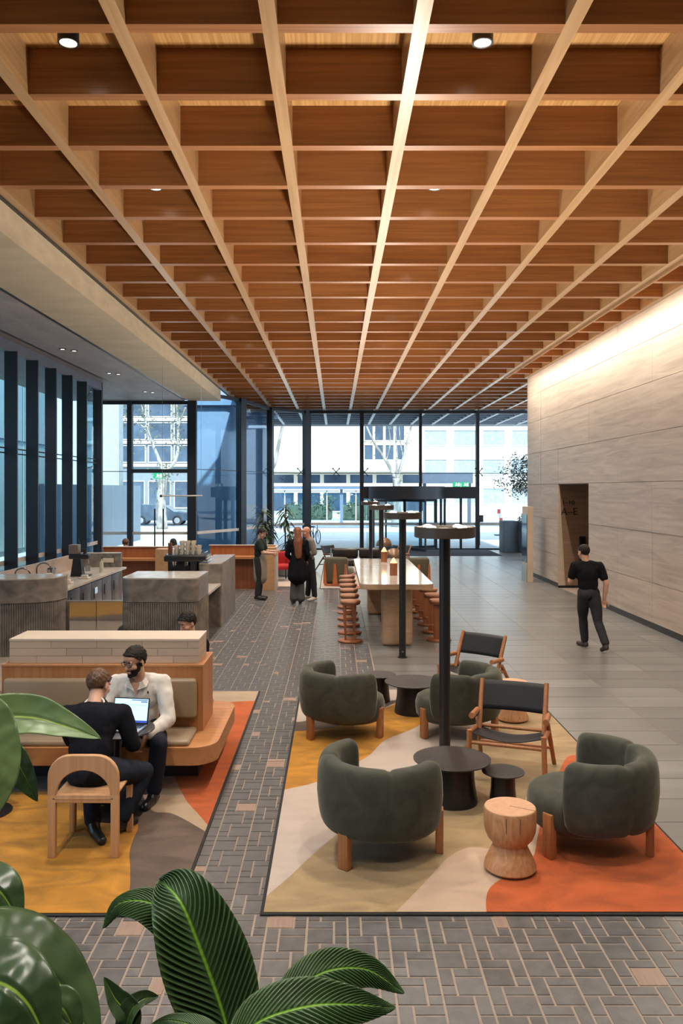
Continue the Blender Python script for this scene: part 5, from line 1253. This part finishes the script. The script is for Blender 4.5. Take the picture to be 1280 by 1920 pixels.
# --- man in the dark jumper on the arch chair
Bm = person('man in a dark navy jumper and jeans sitting on the arched chair, seen from behind', dict(pelvis=(-1.80, 5.99, .53), chest=(-1.835, 6.12, .82), neck=(-1.845, 6.24, .955), head=(-1.845, 6.345, 1.075), face=(.30, .86, -.42), up=(0, .42, .9),
    sh=((-2.045, 6.17, .895), (-1.625, 6.20, .895)), el=((-2.05, 6.33, .66), (-1.545, 6.20, .66)), wr=((-1.85, 6.42, .73), (-1.635, 6.36, .735)), hip=((-1.90, 6.02, .50), (-1.69, 6.02, .50)),
    kn=((-1.93, 6.36, .47), (-1.475, 6.27, .43)), an=((-1.80, 6.05, .115), (-1.615, 6.13, .115)), toe=((-1.70, 5.92, .045), (-1.555, 6.29, .045))), SKIN2, NAVY, DENIM, BSHOE, HAIRN, .014, vox=.0055, cloth=.009, fold=.009,
    hands=(dict(d=(.8, .35, -.1), n=(0, .1, -1), curl=.3), dict(d=(.1, .9, -.15), n=(0, .1, -1), curl=.3)), hl=hairline(.06, -.035))
shell('cropped_sides', Bm['hm'], Bm['hd'], Bm['fr'], Bm['off'], lambda x, y, z: y < -.02 and -.085 < z < -.02 and not (abs(x) > .074 and y > -.03), .002, mat('hair_cropped', (.10, .06, .04), (.07, .04, .025), .8, scale=(90, 90, 90)), Bm['t'], 1, .001)
rg = [tuple(np.array((-1.845, 6.225, .948))-Bm['off']+V3(.082*math.cos(a), .072*math.sin(a)*.9, .032*math.sin(a))) for a in np.linspace(0, 2*PI, 25)]
MB().tube(rg, .020, 8, caps=False).build('jumper_collar', NAVY, Bm['t']); MB().tube([(x*.88, y*.9, z+.022) for x, y, z in rg], .008, 8, caps=False).build('shirt_collar', WHITE, Bm['t'])
# --- walking man
W = person('man in a black t-shirt and dark trousers walking away along the stone wall', dict(pelvis=(4.08, 13.12, .93), chest=(4.06, 13.12, 1.24), neck=(4.04, 13.13, 1.42), head=(4.01, 13.16, 1.59), face=(-.35, .93, -.1),
    sh=((3.86, 13.13, 1.37), (4.25, 13.11, 1.365)), el=((3.80, 13.18, 1.12), (4.34, 13.05, 1.09)), wr=((3.86, 13.40, 1.10), (4.32, 13.08, .84)), hip=((3.99, 13.12, .90), (4.17, 13.12, .90)),
    kn=((4.06, 13.36, .50), (4.21, 13.06, .48)), an=((4.11, 13.42, .10), (4.27, 12.86, .15)), toe=((4.06, 13.62, .035), (4.25, 12.99, .045))), SKIN, TSHIRT, GREYT, mat('brown_trainer', (.06, .04, .035), (.03, .02, .02), .6), HAIRB, .012, face=True, short_sleeve=True)
# --- woman in black coat
COAT = mat('black_coat_wool', (.010, .010, .013), None, .9, spec=.12)
Wo = person('woman with long auburn hair in a long black coat, standing with her back to us', dict(pelvis=(-.86, 18.5, .95), chest=(-.86, 18.5, 1.27), neck=(-.86, 18.5, 1.45), head=(-.87, 18.52, 1.62), face=(-.5, .85, -.1),
    sh=((-1.04, 18.5, 1.40), (-.68, 18.5, 1.40)), el=((-1.10, 18.52, 1.12), (-.63, 18.5, 1.12)), wr=((-1.02, 18.7, 1.0), (-.68, 18.66, .98)), hip=((-.95, 18.5, .92), (-.77, 18.5, .92)), kn=((-.95, 18.52, .5), (-.78, 18.5, .5)), an=((-.95, 18.5, .10), (-.80, 18.48, .10)), toe=((-1.0, 18.68, .035), (-.82, 18.64, .035))),
    SKIN2, COAT, mat('grey_flannel', (.085, .085, .085), (.06, .06, .06), .85), BSHOE, HAIRA, .02, face=True, slim=.94)
of = Wo['off']; put('coat_skirt', remeshed([cap((-.86, 18.5, 1.05), .16, (-.86, 18.49, .64), .215), cap((-.95, 18.5, .9), .12, (-.97, 18.49, .62), .12), cap((-.77, 18.5, .9), .12, (-.74, 18.49, .62), .12)], .014, of, fold=.012, ffreq=(14, 14, 2)), COAT, Wo['t'])
put('long_hair', remeshed([cap((-.85, 18.47, 1.66), .085, (-.85, 18.42, 1.40), .10), cap((-.85, 18.42, 1.40), .105, (-.84, 18.37, 1.10), .075)], .010, of, fold=.014, ffreq=(30, 30, 4)), HAIRA, Wo['t'])
put('wide_trousers', remeshed([cap((-.95, 18.5, .62), .075, (-.95, 18.5, .13), .095), cap((-.79, 18.5, .62), .075, (-.79, 18.49, .13), .095)], .012, of, fold=.006, ffreq=(14, 14, 3)), MATS['grey_flannel'], Wo['t'])
# --- bald man in grey jumper
person('bald man in a grey jumper and white shoes beside the woman in black', dict(pelvis=(-.62, 19.1, .95), chest=(-.63, 19.1, 1.26), neck=(-.65, 19.1, 1.44), head=(-.69, 19.08, 1.61), face=(-.85, -.35, -.2),
    sh=((-.60, 19.27, 1.40), (-.56, 18.93, 1.40)), el=((-.55, 19.3, 1.12), (-.49, 18.9, 1.13)), wr=((-.75, 19.2, 1.08), (-.72, 18.98, 1.06)), hip=((-.62, 19.2, .92), (-.6, 19.02, .92)), kn=((-.62, 19.22, .5), (-.52, 19.0, .5)), an=((-.66, 19.24, .10), (-.49, 19.0, .10)), toe=((-.85, 19.18, .035), (-.62, 18.86, .035))),
    mat('skin_ruddy', (.60, .28, .18), None, .5), mat('grey_knit', (.24, .215, .19), (.19, .17, .15), .9, scale=(40, 40, 40)), GREYT, mat('white_trainer', (.7, .66, .6), None, .6), None, face=True)
# --- barista
Ba = person('barista in a dark green shirt and beige apron at the serving booth', dict(pelvis=(-1.82, 19.3, .93), chest=(-1.81, 19.3, 1.23), neck=(-1.79, 19.28, 1.40), head=(-1.75, 19.26, 1.56), face=(.8, -.3, -.35), up=(.1, 0, 1),
    sh=((-1.76, 19.47, 1.36), (-1.80, 19.11, 1.36)), el=((-1.66, 19.5, 1.12), (-1.70, 19.06, 1.12)), wr=((-1.44, 19.42, 1.13), (-1.48, 19.12, 1.10)), hip=((-1.82, 19.39, .9), (-1.82, 19.21, .9)), kn=((-1.79, 19.42, .48), (-1.80, 19.2, .48)), an=((-1.83, 19.42, .10), (-1.85, 19.18, .10)), toe=((-1.65, 19.40, .035), (-1.66, 19.12, .035))),
    SKIN2, mat('bottle_green_cotton', (.03, .045, .038), (.02, .03, .026), .9, spec=.12), GREYT, mat('dark_trainer', (.03, .028, .026), None, .6), HAIRB, .016, short_sleeve=True, slim=.93)
of = Ba['off']; put('apron', remeshed([cap((-1.78, 19.3, 1.08), .125, (-1.79, 19.3, .9), .165), cap((-1.79, 19.3, .9), .165, (-1.78, 19.3, .50), .155)], .014, of, fold=.008, ffreq=(12, 12, 3)), mat('beige_apron', (.30, .26, .20), (.25, .215, .165), .9), Ba['t'])
# --- people half hidden behind the bench and the far booth
def seated(label, x, y, zh, ang, skin, top, hair, hl=None, face=True, k=1.0, seat=.46):
    c, s = math.cos(R(ang)), math.sin(R(ang)); Rt = lambda a, b, z: (x+a*s+b*c, y-a*c+b*s, z)     # a = to the right, b = forward
    return person(label, dict(pelvis=Rt(0, -.04, seat+.06), chest=Rt(0, -.03, seat+.34), neck=Rt(0, -.01, zh-.165), head=Rt(0, .03, zh), face=(c, s, -.35), sh=(Rt(-.19, -.03, zh-.22), Rt(.19, -.03, zh-.22)), el=(Rt(-.24, .02, seat+.2), Rt(.24, .02, seat+.2)), wr=(Rt(-.12, .24, seat+.2), Rt(.12, .24, seat+.2)),
        hip=(Rt(-.1, 0, seat+.05), Rt(.1, 0, seat+.05)), kn=(Rt(-.12, .40, seat+.05), Rt(.12, .40, seat+.05)), an=(Rt(-.12, .38, .105), Rt(.12, .38, .105)), toe=(Rt(-.13, .55, .045), Rt(.13, .55, .045))), skin, top, GREYT, BSHOE, hair, .016, face=face, vox=.011, cloth=.013, hl=hl, k=k)
seated('man with short black hair seated behind the bench, facing the camera', -1.62, 9.02, 1.125, 230, SKIN2, NAVY, HAIRB)
seated('person with black hair behind the bench, only the crown showing', -2.15, 8.34, 1.075, 112, SKIN, TSHIRT, HAIRB, face=True)
seated('person with brown hair seated beyond the timber booth, seen from behind', -5.62, 21.75, 1.16, 85, SKIN, TSHIRT, HAIRN, hl=hairline(.06, -.11))
S4 = seated('person with long dark hair seated beside the far booth by the coffee machine', -4.40, 22.1, 1.14, 120, SKIN, mat('dark_hoodie', (.02, .02, .025), None, .9, spec=.12), HAIRB, hl=hairline(.06, -.11))
put('long_hair', remeshed([cap((-4.38, 22.03, 1.17), .085, (-4.36, 21.98, .86), .11)], .012, S4['off'], fold=.012, ffreq=(30, 30, 4)), HAIRB, S4['t'])
def cafe_chair(x, y, rz, label):
    t = thing('cafe_chair', label, 'chair', (x, y, .0), rz, 'plain timber cafe chairs')
    MB().rbox(-.21, .21, -.2, .22, .425, .455, .01).build('seat', ASHZ, t); MB().rbox(-.22, .22, -.24, -.20, .62, .76, .015).build('backrest', ASHZ, t)
    for s in (-1, 1):
        MB().tube([(s*.19, .2, 0), (s*.18, .19, .43)], .017, 8).build('leg', ASHZ, t); MB().tube([(s*.2, -.24, 0), (s*.19, -.215, .7)], .017, 8).build('leg', ASHZ, t)
cafe_chair(-1.70, 9.04, R(168), 'plain timber chair under the man behind the bench'); cafe_chair(-5.62, 21.72, 0, 'plain timber chair beyond the left booth'); cafe_chair(-4.40, 22.1, R(30), 'plain timber chair under the long-haired person beyond the booth')
# ============================================================ FOREGROUND PLANTS
def leaf_mat(name, dark, mid, rib, freq, rough=.3):
    m, nt, b = nodes(name); L = nt.links
    uv = nt.nodes.new('ShaderNodeUVMap'); sp_ = nt.nodes.new('ShaderNodeSeparateXYZ'); L.new(uv.outputs[0], sp_.inputs[0])
    n = nt.nodes.new('ShaderNodeTexNoise'); n.inputs['Scale'].default_value = 7; L.new(coords(nt, (1, 1, 1)).outputs[0], n.inputs['Vector'])
    r1 = ramp(nt, dark, mid, .35, .7); L.new(n.outputs['Fac'], r1.inputs[0])
    ab = nt.nodes.new('ShaderNodeMath'); ab.operation = 'ABSOLUTE'; L.new(sp_.outputs[0], ab.inputs[0])
    if freq:
        def mth(op, a, b_):
            q = nt.nodes.new('ShaderNodeMath'); q.operation = op
            for i_, z_ in enumerate((a, b_)):
                if z_ is None: continue
                if isinstance(z_, (int, float)): q.inputs[i_].default_value = z_
                else: L.new(z_, q.inputs[i_])
            return q.outputs[0]
        ph_ = mth('MULTIPLY', mth('SUBTRACT', sp_.outputs[1], mth('MULTIPLY', ab.outputs[0], .26)), 2*PI*freq)
        vn = nt.nodes.new('ShaderNodeMapRange'); vn.inputs[1].default_value = .55; vn.inputs[2].default_value = 1; vn.inputs[3].default_value = 0; vn.inputs[4].default_value = .75
        L.new(mth('SINE', ph_, None), vn.inputs[0])
        mv = nt.nodes.new('ShaderNodeMixRGB'); mv.inputs[2].default_value = (*[x*1.8+.015 for x in mid], 1); L.new(vn.outputs[0], mv.inputs[0]); L.new(r1.outputs[0], mv.inputs[1]); r1 = mv
    lt_ = nt.nodes.new('ShaderNodeMapRange'); lt_.inputs[1].default_value = .018; lt_.inputs[2].default_value = .05; lt_.inputs[3].default_value = 1; lt_.inputs[4].default_value = 0; L.new(ab.outputs[0], lt_.inputs[0])
    mx = nt.nodes.new('ShaderNodeMixRGB'); mx.inputs[2].default_value = (*rib, 1); L.new(lt_.outputs[0], mx.inputs[0]); L.new(r1.outputs[0], mx.inputs[1]); L.new(mx.outputs[0], b.inputs['Base Color'])
    b.inputs['Roughness'].default_value = rough; b.inputs['Subsurface Weight'].default_value = 0
    MATS[name] = m; return m
LILY = leaf_mat('lily_leaf', (.022, .052, .015), (.046, .098, .03), (.22, .46, .04), 26, .30)
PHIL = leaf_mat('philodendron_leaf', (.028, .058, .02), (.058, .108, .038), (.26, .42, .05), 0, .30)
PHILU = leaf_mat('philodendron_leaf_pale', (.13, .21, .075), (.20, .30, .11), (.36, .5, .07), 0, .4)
def pt(px, py, Y): return np.array(((px-CX)/F*Y, Y, EYE-(py-CY)/F*Y))
def leaf(parent, spine, half, normal, m, ribs=0, amp=.0025, cup=.25, tipk=1.0, nu=60, nv=20, curl=0.0, stem=None, tip=(.72, .75)):
    """blade along a 3-D spine (base to tip); half = half width in metres; the midrib is creased and side veins are real ridges"""
    nu = max(nu, ribs*8); nv = 72 if ribs else nv
    S = [np.array(p) for p in spline3([tuple(p) for p in spine], 14)]; L = [0]
    for i in range(len(S)-1): L.append(L[-1]+np.linalg.norm(S[i+1]-S[i]))
    L = np.array(L)/L[-1]; S = np.array(S); V = []; UV = []
    for i in range(nu+1):
        t = i/nu; p = np.array([np.interp(t, L, S[:, k]) for k in range(3)]); q = np.array([np.interp(min(1, t+.02), L, S[:, k]) for k in range(3)])-np.array([np.interp(max(0, t-.02), L, S[:, k]) for k in range(3)])
        d = unit(q); n = unit(np.array(normal)-d*np.dot(normal, d)); s = np.cross(d, n)
        w = half*(max(0, math.sin(PI*min(1, t**tip[0])))**tip[1]*(1-.12*t)+.002); 
        for j in range(nv+1):
            v = -1+2*j/nv; a = abs(v); rib = 0
            if ribs: rib = amp*math.sin(2*PI*(ribs*(t-.26*a)))*(1-math.exp(-a*6))*min(1, (1-a)*6)
            h = cup*w*(a**1.4)+rib-(.0045*math.exp(-(a/.05)**2))-curl*w*(a**3)+(0 if ribs else .10*w*a*noise.noise(Vector((t*7.0, v*1.2, half*90)))+.05*w*noise.noise(Vector((t*14, v*2.5, half*50))))
            V.append(p+s*v*w+n*h); UV.append((v, t))
    Fc = [(i*(nv+1)+j, i*(nv+1)+j+1, (i+1)*(nv+1)+j+1, (i+1)*(nv+1)+j) for i in range(nu) for j in range(nv)]
    off = np.array(parent.location); b = MB(); b.add([tuple(p-off) for p in V], Fc)
    o = b.build('leaf', m, parent, smooth=True); me = o.data; uvl = me.uv_layers.new(name='UVMap')
    idx = np.empty(len(me.loops), int); me.loops.foreach_get('vertex_index', idx); uvl.data.foreach_set('uv', np.array(UV)[idx].ravel())
    md = o.modifiers.new('thick', 'SOLIDIFY'); md.thickness = .0012
    if stem is not None:
        st = spline3([tuple(np.array(stem)-off), tuple((np.array(stem)*.5+S[0]*.5+np.array((0, 0, .05)))-off), tuple(S[0]-off)], 6)
        MB().tube(st, [.008-.004*i/(len(st)-1) for i in range(len(st))], 8).build('stem', mat('leaf_stalk', (.10, .22, .03), None, .4), parent, smooth=True)
    return o
def pot(parent, w, d, h):
    MB().rbox(-w/2, w/2, -d/2, d/2, 0, h, .03).build('planter', mat('dark_planter', (.05, .045, .04), None, .6), parent); MB().box(-w/2+.04, w/2-.04, -d/2+.04, d/2-.04, h-.02, h+.004).build('soil', mat('potting_soil', (.04, .03, .02)), parent, smooth=False)
Y1 = 2.05
pl = thing('peace_lily', 'large-leaved green plant at the bottom centre of the view', 'plant', (-.20, 2.05, 0)); pot(pl, .7, .5, .92)
st0 = (-.20, 2.05, .9)
leaf(pl, [pt(440, 1990, Y1-.05), pt(415, 1890, Y1-.02), pt(372, 1770, Y1), pt(338, 1690, Y1+.03), pt(300, 1650, Y1+.10)], .116, (.25, -.85, .40), LILY, 26, .006, .20, stem=st0, tip=(.95, .5))
leaf(pl, [pt(380, 1800, Y1+.16), pt(330, 1725, Y1+.16), pt(275, 1690, Y1+.17), pt(220, 1695, Y1+.17), pt(194, 1740, Y1+.17)], .062, (-.15, -.55, .85), LILY, 26, .004, -.35, stem=(-.23, 2.1, .9))
leaf(pl, [pt(520, 1880, Y1+.10), pt(560, 1848, Y1+.12), pt(620, 1818, Y1+.15), pt(690, 1818, Y1+.18), pt(757, 1862, Y1+.16)], .066, (.05, -.62, .75), LILY, 26, .0045, -.22, stem=(-.14, 2.1, .9))
leaf(pl, [pt(430, 1960, Y1-.12), pt(490, 1912, Y1-.10), pt(580, 1885, Y1-.08), pt(660, 1882, Y1-.05), pt(740, 1890, Y1-.02)], .080, (-.02, -.55, .82), LILY, 26, .0055, -.12, stem=(-.16, 1.98, .9))
leaf(pl, [pt(420, 1930, Y1+.12), pt(440, 1880, Y1+.13), pt(452, 1845, Y1+.14), pt(440, 1815, Y1+.15)], .028, (.6, -.7, .2), LILY, 26, .0012, .2, stem=(-.19, 2.12, .9))
leaf(pl, [pt(430, 1975, Y1-.16), pt(380, 1930, Y1-.16), pt(320, 1912, Y1-.14), pt(284, 1920, Y1-.13)], .035, (0, -.35, .9), LILY, 26, .0016, -.2, stem=(-.22, 1.96, .9))
leaf(pl, [pt(228, 1950, Y1-.15), pt(238, 1905, Y1-.14), pt(215, 1870, Y1-.13), pt(195, 1832, Y1-.12)], .030, (.5, -.75, .35), PHIL, 0, 0, .6, stem=(-.30, 1.97, .9))
leaf(pl, [pt(228, 1950, Y1-.15), pt(245, 1895, Y1-.14), pt(270, 1872, Y1-.12), pt(297, 1868, Y1-.10)], .026, (-.4, -.75, .45), PHIL, 0, 0, .5, stem=(-.29, 1.97, .9))
Y2 = 1.45
ph = thing('philodendron', 'broad glossy-leaved plant at the left edge of the view', 'plant', (-.78, 1.5, 0)); pot(ph, .55, .55, .95)
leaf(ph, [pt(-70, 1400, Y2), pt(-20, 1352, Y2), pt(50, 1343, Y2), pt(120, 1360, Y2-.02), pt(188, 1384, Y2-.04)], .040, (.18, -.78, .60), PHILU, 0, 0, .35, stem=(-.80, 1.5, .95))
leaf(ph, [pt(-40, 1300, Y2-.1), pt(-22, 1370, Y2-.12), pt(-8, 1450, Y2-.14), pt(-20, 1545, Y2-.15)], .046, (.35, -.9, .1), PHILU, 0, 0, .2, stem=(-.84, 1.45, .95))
leaf(ph, [pt(0, 1390, Y2+.25), pt(25, 1420, Y2+.25), pt(45, 1455, Y2+.25), pt(70, 1503, Y2+.25)], .032, (-.2, -.85, .4), PHIL, 0, 0, .2, stem=(-.78, 1.62, .95))
leaf(ph, [pt(-90, 1720, Y2-.05), pt(-40, 1670, Y2-.05), pt(0, 1672, Y2-.05), pt(40, 1735, Y2-.05)], .05, (.3, -.75, .6), PHIL, 0, 0, -.15, stem=(-.82, 1.47, .95))
leaf(ph, [pt(-120, 1800, Y2-.18), pt(-30, 1770, Y2-.18), pt(60, 1800, Y2-.18), pt(130, 1870, Y2-.18), pt(185, 1985, Y2-.2)], .072, (.2, -.65, .75), PHIL, 0, 0, -.3, stem=(-.8, 1.42, .95))
leaf(ph, [pt(-100, 1880, Y2-.30), pt(-20, 1840, Y2-.32), pt(50, 1880, Y2-.34), pt(100, 1990, Y2-.35)], .062, (.1, -.75, .65), PHIL, 0, 0, -.2, stem=(-.78, 1.38, .95))
leaf(ph, [pt(60, 1990, Y2-.22), pt(85, 1930, Y2-.24), pt(115, 1890, Y2-.25), pt(150, 1960, Y2-.25)], .04, (.2, -.8, .5), PHIL, 0, 0, -.1, stem=(-.74, 1.4, .95))
